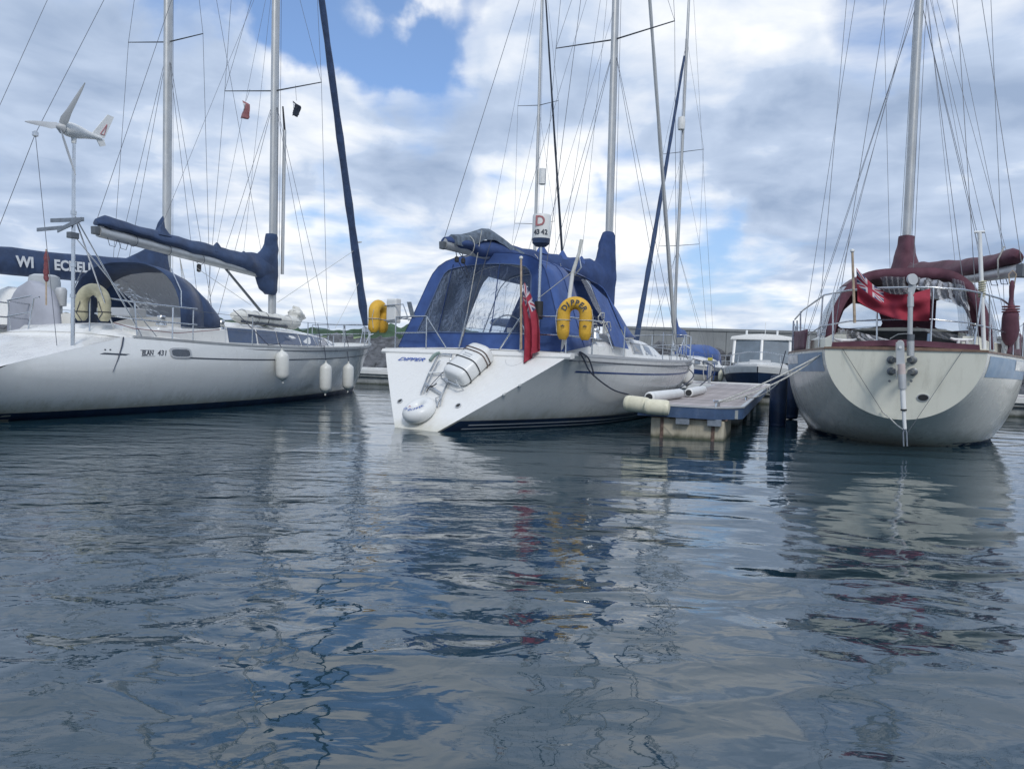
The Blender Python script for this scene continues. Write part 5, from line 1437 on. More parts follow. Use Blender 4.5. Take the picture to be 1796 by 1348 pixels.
B.toe(M_wood, 0.022, 0.05, 0.0, 1.0, name='cap_rail', down=0.012)
rings = []
for k in range(17):
    x = -1.11 + 2.22 * k / 16
    rings.append([V((x, -.02, 1.54)), V((x, -.02, 1.57 + .02 * (1 - (x / 1.1) ** 2))), V((x, .05, 1.57 + .02 * (1 - (x / 1.1) ** 2))), V((x, .05, 1.54))])
MB().loft(rings).build('stern_cap_rail', M_wood, B.root, smooth=False)
# stern deck raise and coach roof
rings = [[V((-1.02, y, 1.5)), V((-1.0, y, 1.60 + .05)), V((0, y, 1.66 + .05)), V((1.0, y, 1.65)), V((1.02, y, 1.5))] for y in (.08, .5)]
MB().loft(rings).build('lazarette_cover', M_maroon, B.root)
coachroof(B, [(2.6, 1.40, 1.28, 1.50, .40, .12), (4.5, 1.46, 1.28, 1.50, .42, .12), (6.2, 1.20, 1.0, 1.52, .36, .10), (7.6, .8, .6, 1.55, .15, .06)], M_cream)
for s in (1, -1):
    MB().loft([[V((s * xo, y, 1.42)), V((s * xo, y, 1.72)), V((s * (xo - 0.14), y, 1.80)), V((s * (xo - .32), y, 1.80)), V((s * (xo - .36), y, 1.42))] for y, xo in ((.7, 1.15), (1.6, 1.45), (2.7, 1.55))]).build('cockpit_coaming', M_cream, B.root, ang=35)
    # maroon dodger cloths along the rail
    c0 = B.edge(1.2, s, .10); c1 = B.edge(4.2, s, .10)
    MB().grid(lambda u, v: crumple(B.edge(lerp(1.3, 4.6, u), s, .08) + V((0, 0, .03 + .40 * v * (1 - .35 * abs(u - .4)))), .03, 3, 4), 18, 5).build('weather_cloth', M_maroon, B.root, solid=.008)
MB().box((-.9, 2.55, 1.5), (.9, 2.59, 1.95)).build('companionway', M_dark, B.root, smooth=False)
# cockpit tent
def arch2(y, hw, z0, zt, lean=0.0, n=28, px_=.5, pz=.7, xo=0.0):
    return [V((xo + hw * math.copysign(abs(math.cos(a)) ** px_, math.cos(a)) * (1 - .16 * max(0, math.sin(a))), y + lean * math.sin(a), z0 + (zt - z0) * max(0, math.sin(a)) ** pz)) for a in [math.pi * k / n for k in range(n + 1)]]
T0 = arch2(.85, 1.22, 1.60, 2.92, .25, xo=.04); T1 = arch2(2.0, 1.42, 1.66, 2.98, .0, xo=.02); T2 = arch2(3.0, 1.42, 1.75, 2.80, 0); T3 = arch2(3.7, 1.3, 1.85, 2.1, .1)
MB().loft([T0[7:-7], [p.lerp(q, .5) + V((0, 0, -.02)) for p, q in zip(T0[7:-7], T1[7:-7])], T1[7:-7], T2[7:-7]], caps=False, closed=False).build('tent_roof', M_maroon, B.root, solid=.012)
cT = V((.04, 1.0, 1.9))
def tin(p, k=.87): 
    q = cT + (p - cT) * k; q.y = p.y; q.z = min(q.z, 2.74) if p.z > 2.0 else q.z; return q
T0i = [tin(p) for p in T0]
MB().loft([T0, T0i], caps=False, closed=False).build('tent_back_border', M_maroon, B.root, solid=.012)
for sl, nm in ((slice(0, 8), 'clear_side_window'), (slice(-8, None), 'clear_side_window')):
    MB().loft([T0[sl], T1[sl], T2[sl]], caps=False, closed=False).build(nm, M_vinyl2, B.root)
def rayring(P, c, n=40):
    """resample a closed outline lying in a plane of constant y by angle round c"""
    out = []
    m_ = len(P)
    for k in range(n):
        a = 2 * math.pi * k / n; dx, dz = math.cos(a), math.sin(a); best = None
        for i in range(m_):
            p, q = P[i], P[(i + 1) % m_]; ex, ez = q.x - p.x, q.z - p.z
            den = dx * ez - dz * ex
            if abs(den) < 1e-9: continue
            t = ((p.x - c.x) * ez - (p.z - c.z) * ex) / den; u = ((p.x - c.x) * dz - (p.z - c.z) * dx) / den
            if t > 0 and -1e-6 <= u <= 1 + 1e-6 and (best is None or t < best): best = t
        best = best or .01
        out.append(V((c.x + dx * best, c.y, c.z + dz * best)))
    return out
fy = 3.0
for sgn, wpts in ((-1, ((-1.10, 2.02), (-1.0, 2.36), (-.86, 2.50), (-.72, 2.48), (-.38, 2.30), (-.30, 2.06), (-.7, 2.0))), (1, ((.56, 2.03), (.56, 2.55), (.76, 2.58), (.98, 2.44), (1.10, 2.2), (1.12, 2.0), (.8, 1.98)))):
    half = [V((p.x, fy, p.z)) for p in T2 if p.x * sgn > .02]
    half = ([V((0.0, fy, 2.79))] + half if sgn < 0 else half + [V((0.0, fy, 2.79))]) + [V((0.0, fy, 1.7))]
    wv = [V((x, fy, z)) for x, z in wpts]; c = sum(wv, V()) / len(wv)
    ro, ri = rayring(half, c), rayring(wv, c)
    MB().loft([[V((p.x, fy, p.z)) for p in ro], ri], caps=False).build('sprayhood_front', M_maroon, B.root, solid=.012, smooth=False)
    MB().loft([[crumple(p.lerp(c, t), .012, 5, 3) for p in ri] for t in (0, .25, .5, .75, .99)], caps=False).build('front_window', M_vinyl, B.root)
for A_ in (T0, T1, T2): B.tube('tent_hoop', [p + V((0, .03, -.02)) for p in A_], .013)
# gathered clear curtains
def curtain(B, top0, top1, bot0, bot1, amp, seed, m, name='clear_curtain', nu=26, nv=14):
    def f(u, v):
        a = V(top0).lerp(V(top1), u); b = V(bot0).lerp(V(bot1), u); p = a.lerp(b, v)
        p.y += amp * math.sin(u * 26 + math.sin(v * 4) * 1.5) * (1 - .4 * v)
        return crumple(p, amp * .7, 4.5, seed)
    return MB().grid(f, nu, nv).build(name, m, B.root)
Y_ = .92
def T(px, py, y=Y_): return B.on(px, py, y=y)
curtain(B, T(1545, 483), T(1588, 484), T(1550, 512), T(1596, 522), .05, 1, M_vinyl2)
curtain(B, T(1612, 486), T(1690, 500), T(1606, 508), T(1702, 545), .05, 2, M_vinyl2)
curtain(B, T(1670, 488), T(1692, 494), T(1688, 605), T(1712, 608), .035, 3, M_vinyl2)
curtain(B, T(1470, 575), T(1540, 590), T(1465, 600), T(1580, 600), .03, 4, M_vinyl2)
curtain(B, T(1605, 572), T(1690, 590), T(1640, 590), T(1700, 608), .03, 5, M_vinyl2)
# white screens seen inside (windscreen panes / covered wheel)
def blobpanel(B, pl, y, th, m, name, amp=.02):
    c = sum((B.on(px, py, y=y) for px, py in pl), V()) / len(pl); P = [B.on(px, py, y=y) for px, py in pl]
    rings = []
    for s, dy in ((1, 0), (.92, -th * .6), (.7, -th), (.4, -th * 1.15), (.05, -th * 1.2)):
        rings.append([crumple(c + (p - c) * s + V((0, dy, 0)), amp, 6, 3) for p in P])
    return MB().loft(rings, caps=True).build(name, m, B.root, ang=70)
MB().lathe([(-.12, .12), (-.1, .13), (.1, .13), (.12, .12)], B.on(1646, 512, y=1.9), (0, 0, 1), 16).build('hanging_lantern', M_plastg, B.root)
for x in (-.62, .52): MB().lathe([(0, .09), (.05, .08), (.06, .05), (.12, .045), (.14, .075), (.18, .07), (.185, .01)], (x * 1.9, 1.2, 1.80), (0, 0, 1), 14).build('winch', M_steel, B.root)
# pushpit
def PR(px, py, y): return B.on(px, py, y=y)
top = [PR(1394, 560, 2.4), PR(1408, 544, 1.8), PR(1446, 517, .8), PR(1490, 509, .22), PR(1540, 505, .10), PR(1588, 504, .08), PR(1636, 504, .10), PR(1690, 508, .22), PR(1722, 514, .5), PR(1756, 524, 1.0), PR(1784, 545, 1.9)]
B.tube('pushpit_rail', top, .015)
midr = [PR(1400, 600, 2.2), PR(1440, 572, .8), PR(1490, 563, .22), PR(1540, 561, .10), PR(1590, 560, .08), PR(1636, 560, .10), PR(1700, 566, .22), PR(1745, 577, .8), PR(1788, 592, 1.8)]
B.tube('pushpit_rail', midr, .012)
for (a, b, y) in (((1461, 606), (1461, 515), .25), ((1538, 604), (1538, 506), .10), ((1632, 605), (1637, 504), .10), ((1708, 611), (1722, 515), .35), ((1736, 613), (1736, 518), .7), ((1436, 608), (1443, 520), 1.0), ((1404, 617), (1404, 546), 1.9), ((1392, 618), (1392, 562), 2.6), ((1398, 620), (1398, 562), 2.3), ((1776, 625), (1776, 540), 1.6)):
    B.tube('pushpit_leg', [PR(*a, y), PR(*b, y)], .014)
B.tube('blue_post', [PR(1628, 604, .12), PR(1630, 585, .12)], .026, M_ltblue)
B.rails([2.6, 4.4, 6.2, 8.0], .62)
pulpit(B, 9.0)
for px, side_ in ((1482, -1), (1688, 1)): cleat(B.root, (0, 0, 0), B.on(px, 606, y=.35), (1, .2, 0), M_plast, 1.3)
# mast and swung-out boom
at = rig(B, 5.4, (.05, 5.4, 1.9), (0.06, 5.25, 15.6), 15.3, [(9.35, 1.25, .05)], (1.98, 5.3, 1.5), fore=(0, 10.8, 1.95), back=(1.0, .15, 1.62, False), r=.105, sweep=0.0)
B.wire('backstay', V((-1.0, .15, 1.62)), at(15.5), .0055)
for (p_, q_, r_) in (((1440, 520), (1485, 0), .0055), ((1465, 500), (1605, 0), .0045), ((1478, 470), (1600, 0), .0045), ((1690, 500), (1625, 0), .0055), ((1735, 440), (1632, 0), .0045), ((1752, 400), (1670, 0), .0045), ((1560, 430), (1550, 0), .0045), ((1604, 430), (1625, 0), .0055)):
    a = B.on(*p_, y=1.5 if p_[1] > 460 else 3.5); b = B.on(*q_, y=4.6); a = a - (b - a) * ((a.z - 1.75) / (b.z - a.z)) if a.z > 2.6 else a; B.wire('running_rigging', a, a + (b - a) * 1.55, r_)
g0_ = V((.05, 5.22, 3.02)); g1_ = B.on(1792, 463, y=1.55); g1_.z = 2.90
def bl(t): return g1_.lerp(g0_, t)
bax = (g0_ - g1_).normalized(); bsd = V((bax.y, -bax.x, 0)).normalized()
B.tube('boom', [bl(0) + V((0, 0, .0)), bl(1)], .085, M_alu, 12, flat=1.25)
MB().loft([[bl(0) + bsd * x + bax * dy + V((0, 0, z)) for x, z in ((-.08, -.12), (.08, -.12), (.08, .10), (-.08, .10))] for dy in (-.16, .02)]).build('boom_end', M_alud, B.root, smooth=False, bevel=.015)
def cover_dir(B, name, st, m, amp, seed):
    rings = []
    for i in range(len(st) - 1):
        for k in range(6):
            t = k / 6; A, C = st[i], st[i + 1]; tt = lerp(A[0], C[0], t); w_, up_, dn_, zo = (lerp(A[j], C[j], t) for j in (1, 2, 3, 4))
            rings.append([crumple(bl(tt) + V((0, 0, zo)) + bsd * math.cos(a) * w_ * (1 - .45 * max(0, math.sin(a))) + V((0, 0, math.sin(a) * (up_ if math.sin(a) > 0 else dn_))), amp, 2.6, seed) for a in [2 * math.pi * j / 20 for j in range(20)]])
    return MB().loft(rings).build(name, m, B.root, ang=70)
cover_dir(B, 'sail_cover', [(.02, .08, .10, .03, .22), (.05, .13, .17, .08, .20), (.15, .15, .20, .10, .16), (.4, .17, .22, .13, .14), (.7, .17, .26, .18, .16), (.88, .18, .28, .22, .18), (1.0, .20, .34, .25, .18)], M_maroon, .045, 6)
collar(B, V((.05, 5.32, 3.0)), [(-.1, .45, .24, .34), (.30, .42, .24, .32), (.55, .34, .22, .26), (.75, .26, .2, .21), (1.0, .2, .2, .18), (1.12, .17, .18, .16)], M_maroon, 7)
for t in (.10, .3, .5):
    B.wire('lazy_jack', bl(t) + V((0, 0, .3)), at(10.2), .004)
B.wire('topping_lift', bl(0) + V((0, 0, .1)), at(15.3), .0055)
for t in (.10, .17, .26):
    c = bl(t); B.tube('reefing_loop', [c + V((0, 0, -.1)), c + V((.04, .05, -.19)), c + bax * .12 + V((0, 0, -.18)), c + bax * .16 + V((0, 0, -.1))], .007, M_rope, 5)
B.tube('cover_tie', [bl(.08) + V((0, 0, .42)) - bsd * .1, bl(.085) + V((0, 0, .2)) - bsd * .18, bl(.10) + V((0, 0, -.1)) - bsd * .12], .012, M_ropel)
# steering vane gear on the transom
o1 = B.on(1585, 640, y=-.25)
sg = off_t(B, 'self_steering_gear', 'tall aluminium self-steering gear with lowered tube on the right yacht\'s cream stern', 'steering gear', o1)
def G(px, py, y=-.30): return B.on(px, py, y=y)
MB().tube([G(1597, 512), G(1596, 588)], .036, 14).build('upper_tube', M_alu, sg, o1)
MB().tube([G(1598, 586), G(1597, 598)], .050, 14).build('collar', M_alud, sg, o1)
MB().tube([G(1597, 598), G(1597, 624)], .052, 14).build('housing', M_alu, sg, o1)
MB().tube([G(1597, 520), G(1597, 538)], .045, 14).build('collar', M_alu, sg, o1)
MB().lathe([(-.02, .02), (-.018, .085), (.018, .085), (.02, .02)], G(1600, 490), B.inv @ V((0.2, -1, .1)), 20).build('vane_disc', M_plastg, sg, o1)
MB().prism([G(1594, 494), G(1608, 500), G(1603, 516), G(1592, 516)], (0, .03, 0)).build('vane_bracket', M_plastg, sg, o1, smooth=False)
MB().prism([G(1572, 640, -.42), G(1572, 602, -.42), G(1575, 597, -.42), G(1580, 596, -.42), G(1584, 598, -.42), G(1586, 602, -.42), G(1587, 640, -.42)], (0, .05, 0)).build('arm_plate', M_alu, sg, o1, smooth=False, bevel=.006)
MB().lathe([(-.01, .022), (.012, .022)], G(1579, 609, -.435), (0, -1, 0), 12).build('pivot_bolt', M_plast, sg, o1)
MB().tube([G(1581, 638, -.40), G(1582, 658, -.40)], .052, 14).build('sleeve', mat('pinkish_cover', (.55, .47, .45), .6), sg, o1)
MB().tube([G(1582, 656, -.40), G(1583, 682, -.40)], .055, 16).build('outer_tube', M_alu, sg, o1)
MB().tube([G(1583, 681, -.40), G(1585, 719, -.40)], .037, 16).build('middle_tube', M_plast, sg, o1)
MB().tube([G(1585, 717, -.40), G(1585, 720, -.40)], .043, 16).build('ring', M_black, sg, o1)
MB().tube([G(1585, 719, -.40), G(1587, 752, -.40)], .026, 14).build('inner_tube', M_plast, sg, o1)
for dx in (-3, 3): MB().tube([G(1587, 750, -.40), G(1587 + dx, 758, -.40), G(1588 + dx, 782, -.40)], .011, 8).build('fork', M_solar, sg, o1)
for (px, py) in ((1563, 631), (1563, 651), (1601, 631), (1602, 652)):
    MB().tube([G(px, py, .05), G(px + (6 if px < 1580 else -6), py, -.22)], .038, 12).build('bracket_arm', M_alud, sg, o1)
    MB().lathe([(0, .062), (.02, .062), (.03, .045)], G(px, py, .03), (0, -1, 0), 14).build('mounting_pad', M_alud, sg, o1)
MB().tube([G(1572, 600, -.2), G(1571, 640, -.2), G(1573, 665, -.3)], .008, 6).build('control_line', M_ropel, sg, o1)
MB().tube([G(1561, 594, -.05), G(1575, 586, -.1), G(1590, 585, -.2)], .008, 6).build('control_line', M_ropel, sg, o1)
for px in (1560, 1598): MB().lathe([(0, .02), (.012, .02)], G(px, 668, .05), (0, -1, 0), 10).build('bolt', M_alud, sg, o1)
# exhaust outlet
def rtr(px, py):
    p = B.on(px, py, y=.1)
    for _ in range(5): p = B.on(px, py, y=B.stern(p.z) - .003)
    return p
c = rtr(1619, 697)
ex = MB().prism(oval(c, V((1, 0, 0)), V((0, -.15, 1)).normalized(), .085, .060, 24, 1), (0, -.012, 0)).build('exhaust_outlet', M_plastg, B.root, smooth=False)
MB().prism(oval(c + V((0, -.013, 0)), V((1, 0, 0)), V((0, -.15, 1)).normalized(), .070, .048, 24, 1), (0, -.004, 0)).build('opening', M_black, ex, smooth=False)
for a, b in (((1478, 612), (1548, 722)), ((1688, 615), (1590, 758))):
    B.wire('control_wire', rtr(*a) + V((0, -.02, 0)), rtr(*b) + V((0, -.06 if b[1] < 740 else -.25, 0)), .004)
B.tube('fouled_line', [rtr(1546, 720) + V((0, -.03, 0)), rtr(1560, 732) + V((0, -.06, 0)), G(1573, 745), G(1584, 753, -.38)], .010, M_ropel)
# ensign draped along the rail
es0 = B.on(1499, 566, y=-.02); es1 = B.on(1495, 443, y=-.02)
E0 = B.on(1502, 470, y=-.04); E1_ = B.on(1504, 528, y=-.04)
def fl2(u, v):
    hoist = V((lerp(E1_.x, E0.x, v), -.04, lerp(E1_.z, E0.z, v)))
    fly = V((lerp(B.on(1630, 565, y=0).x, B.on(1632, 505, y=0).x, v), .0, lerp(B.on(1620, 562, y=0).z, B.on(1632, 505, y=0).z, v)))
    p = hoist.lerp(fly, u); p.z -= .28 * math.sin(u * math.pi) * (.25 + .75 * (v)) * (1 - .25 * u); p.z -= .05 * math.sin(math.pi * u) * (1 - v)
    p.y += .045 * math.sin(u * 9 + v * 5) + .02 * math.sin(v * 12 - u * 4)
    return p
ensign(B, 'red ensign draped along the stern rail of the right yacht', es0, es1, fl2, 34, 18)
# white post with T head, maroon paddle cover
p0 = PR(1726, 612, .55); p1 = PR(1718, 408, .55)
tp = off_t(B, 'aerial_post', 'tall white post with flat T head and wound rope on the right yacht', 'post', p0)
MB().tube([p0, p1], .030, 10).build('post', M_plast, tp, p0)
MB().tube([p1 + V((-.07, 0, .01)), p1 + V((.07, 0, .01))], .02, 8).build('head', M_plast, tp, p0)
w0 = PR(1722, 510, .55)
MB().tube([w0 + V((.045 * math.cos(k * .9), .045 * math.sin(k * .9), -.10 + .005 * k)) for k in range(50)], .012, 6).build('wound_rope', mat('rope_straw', (.5, .47, .34), .9), tp, p0)
q0 = PR(1770, 606, 1.3); q1 = PR(1775, 492, 1.3)
mp = off_t(B, 'covered_paddle', 'upright maroon canvas bundle tied with cords at the right yacht\'s far rail', 'bundle', q0)
MB().tube([crumple(q0.lerp(q1, t), .012, 7) for t in [k / 12 for k in range(13)]], [.05, .10, .12, .125, .12, .115, .11, .05, .035, .032, .035, .04, .02], 12).build('canvas', M_maroon, mp, q0)
for t in (.52, .56, .60): lash(None, 'l', q0.lerp(q1, t), q1 - q0, .118, None, tr=.009).build('cord', M_maroonl, mp, q0)
MB().tube([q1 + V((-.03, 0, -.05)), q1 + V((-.05, 0, .1)), q1 + V((0, 0, .16)), q1 + V((.05, 0, .1)), q1 + V((.03, 0, -.1))], .010, 6).build('loop', M_woodgrey, mp, q0)
q2 = PR(1784, 612, 1.45); q3 = PR(1783, 560, 1.45)
w_ = off_t(B, 'mooring_winch_post', 'pale capped post at the far right rail of the right yacht', 'post', q2)
MB().tube([q2, q3], .032, 10).build('post', M_plastg, w_, q2)
MB().lathe([(0, .05), (.05, .05), (.06, .03)], q3, (0, 0, 1), 12).build('cap', M_plast, w_, q2)
# mooring lines from the finger cleat to the quarter
rc = fpw(.42, .34, DZ + .08); q_ = B.w(B.on(1470, 604, y=.35)); q4 = B.w(B.on(1395, 618, y=2.2))
rope('mooring_rope', 'upper pale rope rising from the pontoon cleat to the right yacht\'s cream stern', 'rope', [rc, rc.lerp(q_, .5), q_], .013, M_ropel, sag=.06)
rope('mooring_rope', 'lower pale rope sagging just under the upper one to the cream stern', 'rope', [rc + V((.03, .02, 0)), (rc + V((.03, .02, 0))).lerp(q_, .5), q_ + V((-.10, .1, -.04))], .013, M_ropel, sag=.14)
rc2 = fpw(.70, 3.3, DZ + .08); q5 = B.w(B.on(1388, 640, x=-1.95))
rope('mooring_rope', 'slack pale rope from the second pontoon cleat to the right yacht\'s left side', 'rope', [rc2, rc2.lerp(q5, .5), q5], .012, M_ropel, sag=.22)
for (px, py, L_, lab) in ((1360, 652, .85, 'big navy fender on the left side of the right yacht, nearer its stern'), (1353, 655, .8, 'big navy fender on the left side of the right yacht, further forward')):
    y_ = 3.3 if px == 1360 else 5.6
    p = side(B, y_, 1.05, .19, -1)
    fender('fender', lab, B.w(p), V((0, 0, -1)), L_ + .25, .17, M_navyhull, 'navy fenders of the right yacht', [B.w(p + V((.1, 0, .5)))], blunt=True)

# ================================================================== yachts further back
def small_yacht(label, X, Y, th, L, hull_m, stripe_m, cover_m, spreaders, head, mastf=.42, beam=1.7, fb=1.2, furl=None, boomcover=True, hoodm=None, group='yachts further back', mr=.075, boomk=.36, cover_w=.16, wr=.0065, back=True, top=None):
    B = Boat('sailing_yacht', label, 'yacht', X, Y, th, L, .5, lambda z: .5 * z / fb,
             [(0, beam * .75), (.25, beam * .97), (.45, beam), (.65, beam * .85), (.85, beam * .45), (1, .02)],
             [(0, fb), (.4, fb * .93), (1, fb * 1.15)], [(0, -.03), (.15, -.25), (.5, -.45), (1, -.4)], [(0, 2.4), (.5, 2.5), (1, 2)], 2.1, .8, ns=24, nt=9, group=group)
    B.hull(hull_m, M_white, M_deck)
    B.band('boot_stripe', lambda f: -.2, lambda f: .09, M_navyhull, .006, .02, .98, n=20)
    if stripe_m: B.band('hull_stripe', lambda f: B.zs(f) - .34, lambda f: B.zs(f) - .14, stripe_m, .006, .02, .98, n=20)
    B.toe(M_alu, .04, .03)
    coachroof(B, [(L * .30, beam * .68, beam * .6, fb, .42, .1), (L * .5, beam * .66, beam * .55, fb, .38, .1), (L * .65, beam * .5, beam * .38, fb, .25, .08), (L * .75, beam * .3, beam * .2, fb, .04, .03)], M_white)
    for a, b in ((.34, .42), (.44, .52), (.54, .60)):
        for s in (1, -1):
            y0, y1 = L * a, L * b; xa = beam * (.665 if a < .5 else .60)
            MB().prism([V((s * xa, y0, fb + .12)), V((s * xa * .97, y1, fb + .12)), V((s * xa * .94, y1, fb + .28)), V((s * xa * .965, y0, fb + .28))], (s * .02, 0, 0)).build('cabin_window', M_glassd, B.root, smooth=False)
    my = L * (1 - mastf)
    at = rig(B, my, (0, my, fb + .45), (0, my - .2, top or head + .3), head, spreaders, (beam * .93, my - .3, fb), fore=(0, L - .25, fb * 1.15 + .1), back=(0, .6, fb + .1, False), furl=furl, r=mr, wr=wr)
    if boomcover:
        b0 = V((0, my - .15, fb + 1.5)); b1 = V((0, my - L * boomk, fb + 1.45))
        B.tube('boom', [b0, b1], .06, M_alu, 10)
        cover(B, 'sail_cover', [(b1.lerp(b0, t), w_, u_, d_) for t, w_, u_, d_ in ((.02, .08, .12, .08), (.1, cover_w * .8, .2, .12), (.5, cover_w, .26, .16), (.85, cover_w * 1.1, .38, .2), (.95, cover_w, .7, .25), (1.0, cover_w * .9, .9, .3), (1.03, .1, .8, .2))], cover_m, amp=.04, sc=2.4)
    if hoodm:
        st = [(L * .27, beam * .62, fb + .1, fb + .98, 0), (L * .32, beam * .62, fb + .15, fb + 1.05, 0), (L * .37, beam * .58, fb + .3, fb + .85, .05), (L * .42, beam * .5, fb + .35, fb + .5, .1)]
        hood(B, st, hoodm)
    B.rails([L * .25, L * .4, L * .55, L * .7], .6, r=.014)
    pulpit(B, L * .82, rad=.016)
    for hh in (.6, .3):
        B.tube('pushpit_rail', [B.edge(L * .2, 1, .05) + V((0, 0, hh)), B.edge(.7, 1, .06) + V((0, 0, hh)), B.edge(.7, -1, .06) + V((0, 0, hh)), B.edge(L * .2, -1, .05) + V((0, 0, hh))], .016)
    for s in (1, -1): B.tube('pushpit_leg', [B.edge(.72, s, .06), B.edge(.72, s, .06) + V((0, 0, .6))], .016)
    return B, at
# big yacht beyond the left one, lettered boom cover
Y2X, Y2Y, Y2T = -10.3, 22.0, .30
L2 = 13.5; my = L2 * .58
px0 = Y2X - math.sin(Y2T) * my; py0 = Y2Y - math.cos(Y2T) * my
K2, at2 = small_yacht('large white yacht behind the left one with white-lettered navy boom cover', px0, py0, Y2T, L2, M_whiteside, M_stripe, M_navy, [(10.05, 1.32, .06)], 18.5, mr=.125, beam=2.0, fb=1.45, boomcover=False, group='yachts further back')
B = K2
b0 = V((0, my - .2, 3.25)); b1 = V((0, my - 6.9, 2.95))
def bl(t): return b1.lerp(b0, t)
B.tube('boom', [b0, b1], .09, M_alu, 12)
cover(B, 'sail_cover', [(bl(.0), .09, .2, .12), (bl(.06), .15, .34, .22), (bl(.3), .17, .36, .30), (bl(.6), .18, .36, .30), (bl(.8), .18, .42, .28), (bl(.92), .18, .8, .28), (bl(.97), .17, 1.5, .3), (bl(1.0), .16, 1.75, .3), (bl(1.03), .12, 1.6, .25)], M_navy, amp=.03, sc=1.6)
tdir = (b0 - b1).normalized()
for s_, px in (('WI', 29), ('ECKELL', 95)):
    c = B.on(px, 478, x=.22); c.x = .215
    c.z = bl((c.y - b1.y) / (b0.y - b1.y)).z + (.02)
    text_obj(s_, .345, M_inkw, 'lettering', c, tdir, (0, 0, 1), B.root, bold=.012)
dome(B, (-.2, my - 4.5, 1.6), .9, .9, .5, M_white, 'white_cockpit_cover')
# yacht behind the middle one, bow towards the camera, dark furled sail
c_th = math.pi + .55
cX, cY = 4.75, 29.6
c_L = 12.0
sx_, sy_ = cX - math.sin(c_th) * c_L, cY - math.cos(c_th) * c_L
CC, atc = small_yacht('small white yacht with blue stripe and blue sprayhood behind the middle yacht\'s bow', sx_, sy_, c_th, c_L, M_whiteside, M_stripe, M_blue, [(6.5, .95, .04), (10.7, .95, .04)], 15.7, top=19.5, furl=(.115, M_navy), mastf=.40, beam=1.75, fb=1.08, hoodm=M_blue, boomk=.14)
MB().lathe([(-.30, .05), (-.27, .15), (-.1, .17), (.1, .17), (.27, .15), (.3, .05)], atc(11.9) + V((.0, .25, 0)), (0, 0, 1), 14).build('radar_reflector', M_plast, CC.root)
for k, (yy, lab) in enumerate(((1.5, 'cream fender on the blue-striped yacht, nearest its stern'), (3.0, 'cream fender in the middle of the row on the blue-striped yacht'), (4.6, 'cream fender on the blue-striped yacht, furthest from its stern'))):
    p = side(CC, yy, .95, .16, -1); fender('fender', lab, CC.w(p), V((0, 0, -1)), .7, .13, M_fendery, 'cream fenders of the blue-striped yacht', [CC.w(p + V((0, 0, .5)))])
# yacht with tall thin mast beyond the middle one (masts at the drum)
d_th = .45; dX, dY = .85, 34.0; d_L = 11.5; dm = d_L * .58
DD, atd = small_yacht('far yacht mostly hidden behind the blue tent, its thin mast beside the drum', dX - math.sin(d_th) * dm, dY - math.cos(d_th) * dm, d_th, d_L, M_whiteside, M_stripe, M_navy, [(7.3, 1.0, .05), (12.6, 1.0, .05)], 19, furl=(.075, M_stripe_dark), beam=1.7, fb=1.15)
MB().lathe([(-.36, .10), (-.34, .16), (.34, .16), (.36, .10)], atd(9.4) + V((.28, 0, 0)), (0, 0, 1), 14).build('radar_reflector', M_plast, DD.root)
# dark hulled yacht just entering the picture at the right edge
EE, ate = small_yacht('dark navy hulled yacht at the right edge of the picture, mostly cut off', 14.6, 15.4, .46, 11.0, M_navyhull, M_inkw, M_navy, [(8.3, 1.1, .05)], 16, beam=1.7, fb=1.25, hoodm=None)

# ================================================================== motor boat
mbX, mbY = 9.75, 29.4; mth = math.pi + .36     # bow towards the camera
mx, my_ = mbX - math.sin(mth) * 6.2, mbY - math.cos(mth) * 6.2
MBT = Boat('motor_boat', 'small white wheelhouse motor boat with navy hull moored bow-on beyond the finger pontoon', 'motor boat', mx, my_, mth, 6.2, .1, lambda z: .05 * z,
           [(0, 1.05), (.3, 1.18), (.55, 1.18), (.8, .92), (.93, .5), (1, .006)], [(0, .85), (.5, .92), (1, 1.12)], [(0, -.2), (1, -.3)], [(0, 2.8), (.6, 2.4), (1, 1.8)], 2.0, .7, ns=24, nt=9)
B = MBT
B.hull(M_navyhull, M_navyhull, M_white)
B.band('white_topside', lambda f: B.zs(f) - .24, lambda f: B.zs(f) + .0, M_white, .012, 0, 1.0, n=24)
B.toe(M_white, .05, .10, name='gunwale', down=.03)
coachroof(B, [(1.9, .92, .86, .9, .30, .05), (3.6, .92, .80, .9, .32, .06), (4.7, .66, .5, .98, .22, .05), (5.4, .35, .2, 1.05, .06, .02)], M_white, 'foredeck_cabin')
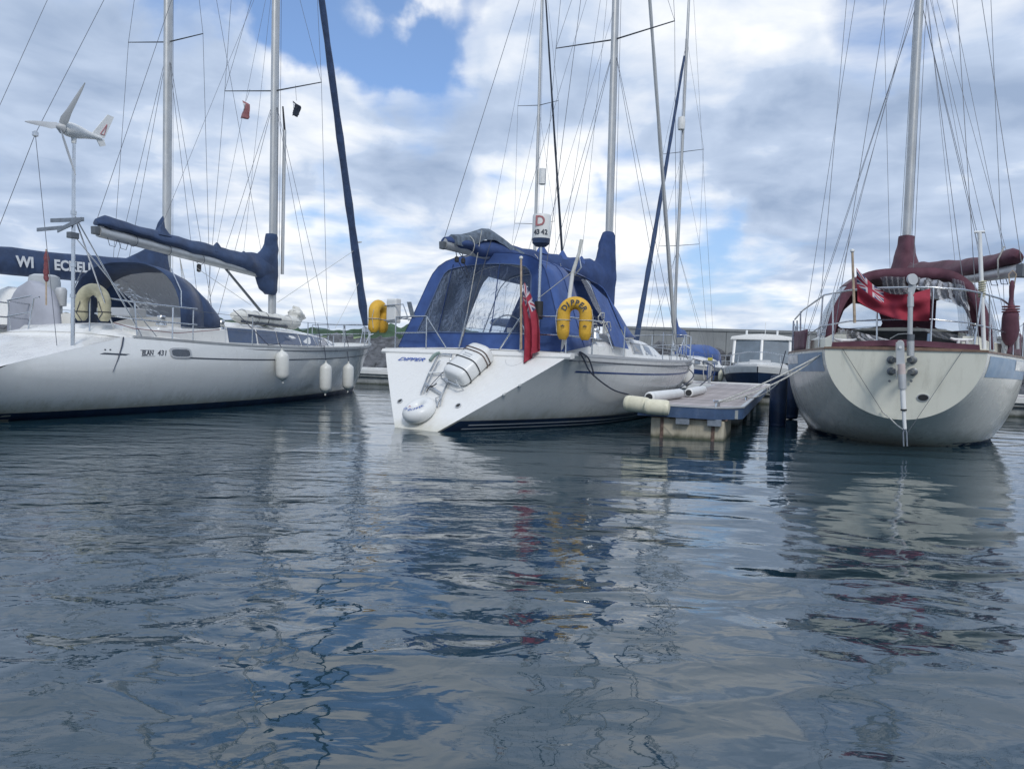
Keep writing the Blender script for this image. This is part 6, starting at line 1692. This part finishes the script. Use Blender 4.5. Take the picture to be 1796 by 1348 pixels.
# wheelhouse: roof on pillars with separate panes
wh0, wh1 = 1.6, 3.55
MB().loft([[V((x * w_, y, z)) for x, w_, z in ((-1, 1.02, 2.13), (-1, .98, 2.25), (-.5, 1.0, 2.34), (0, 1, 2.37), (.5, 1.0, 2.34), (1, .98, 2.25), (1, 1.02, 2.13))] for y in (1.3, 3.2, 3.42)]).build('wheelhouse_roof', M_white, B.root, ang=40, bevel=.02)
def quadp(P, name, m, parent=None, th=(0, .02, 0)): return MB().prism([V(p) for p in P], th).build(name, m, parent or B.root, smooth=False)
for s in (-1, 1):
    quadp([(s * .05, 3.66, 1.24), (s * .86, 3.60, 1.24), (s * .84, 3.30, 2.12), (s * .05, 3.36, 2.12)], 'windscreen_pane', mat('cabin_glass', (.13, .165, .20), .35, spec=.5))
    quadp([(s * .90, 3.55, 1.24), (s * .93, 1.7, 1.24), (s * .92, 1.7, 2.12), (s * .87, 3.25, 2.12)], 'side_pane', M_glassd, th=(s * .02, 0, 0))
    B.tube('pillar', [V((s * .89, 3.60, 1.2)), V((s * .87, 3.30, 2.14))], .05, M_white)
    B.tube('pillar', [V((s * .95, 1.65, 1.15)), V((s * .95, 1.6, 2.14))], .05, M_white)
    B.tube('bow_rail', [V((s * .98, 3.4, 1.0)), V((s * .96, 3.7, 1.42)), V((s * .80, 4.8, 1.52)), V((s * .30, 6.0, 1.60)), V((0, 6.2, 1.60))], .016)
    for yy, xx in ((4.4, .92), (5.3, .64)): B.tube('bow_rail_leg', [V((s * xx, yy, 1.05)), V((s * (xx - .03), yy, 1.50))], .014)
B.tube('centre_pillar', [V((0, 3.68, 1.2)), V((0, 3.36, 2.14))], .05, M_white)
MB().box((-.32, 4.35, 1.27), (.32, 4.40, 1.34)).build('vent_grille', M_plastg, B.root, smooth=False)
for x in (-.45, .55):
    B.tube('aerial', [V((x, 2.4, 2.35)), V((x, 2.4, 2.55))], .035, M_plast)
B.tube('aerial', [V((-.05, 2.2, 2.36)), V((-.05, 2.2, 2.9))], .010, M_plast)
text_obj('X', .14, M_inkr, 'lettering', V((.10, 5.72, 1.0)), (-1, 0, 0), (0, 0, 1), B.root, bold=.006)
p = V((1.16, 4.2, .95)); fender('fender', 'round black fender on the left bow of the motor boat, beside the navy fenders', B.w(V((-1.62, 4.9, 1.2))), V((0, 0, -1)), .42, .18, M_black, None, blunt=True)
p = V((1.16, 4.2, .95)); fender('fender', 'slim white fender hanging on the side of the motor boat next to the rocks', B.w(V((1.64, 3.9, 1.0))), V((0, 0, -1)), .6, .11, M_fendery, None, [B.w(V((1.5, 3.9, 1.3)))])
MBT.root.scale = (1.28, 1.15, 1.08)
# mooring bollard with yellow top on the walkway
bb = empty('service_post', F0 + fwd * (FL + 1.9) + rgt * -1.15 + UP * DZ, -TH, 'thin post with yellow top and hanging hoses on the walkway by the motor boat', 'post')
MB().box((-.05, -.05, 0), (.05, .05, .80)).build('post', M_plastg, bb, smooth=False, bevel=.01)
MB().box((-.08, -.08, .80), (.08, .08, .90)).build('cap', mat('cap_yellow', (.5, .45, .08), .6), bb, smooth=False, bevel=.01)
for k in range(4): MB().tube([V((-.15 + .1 * k, -.11, .72)), V((-.20 + .13 * k, -.14, .4)), V((-.16 + .1 * k, -.12, .12))], .018, 6).build('hose', (M_ropel, M_stripe)[k % 2], bb)
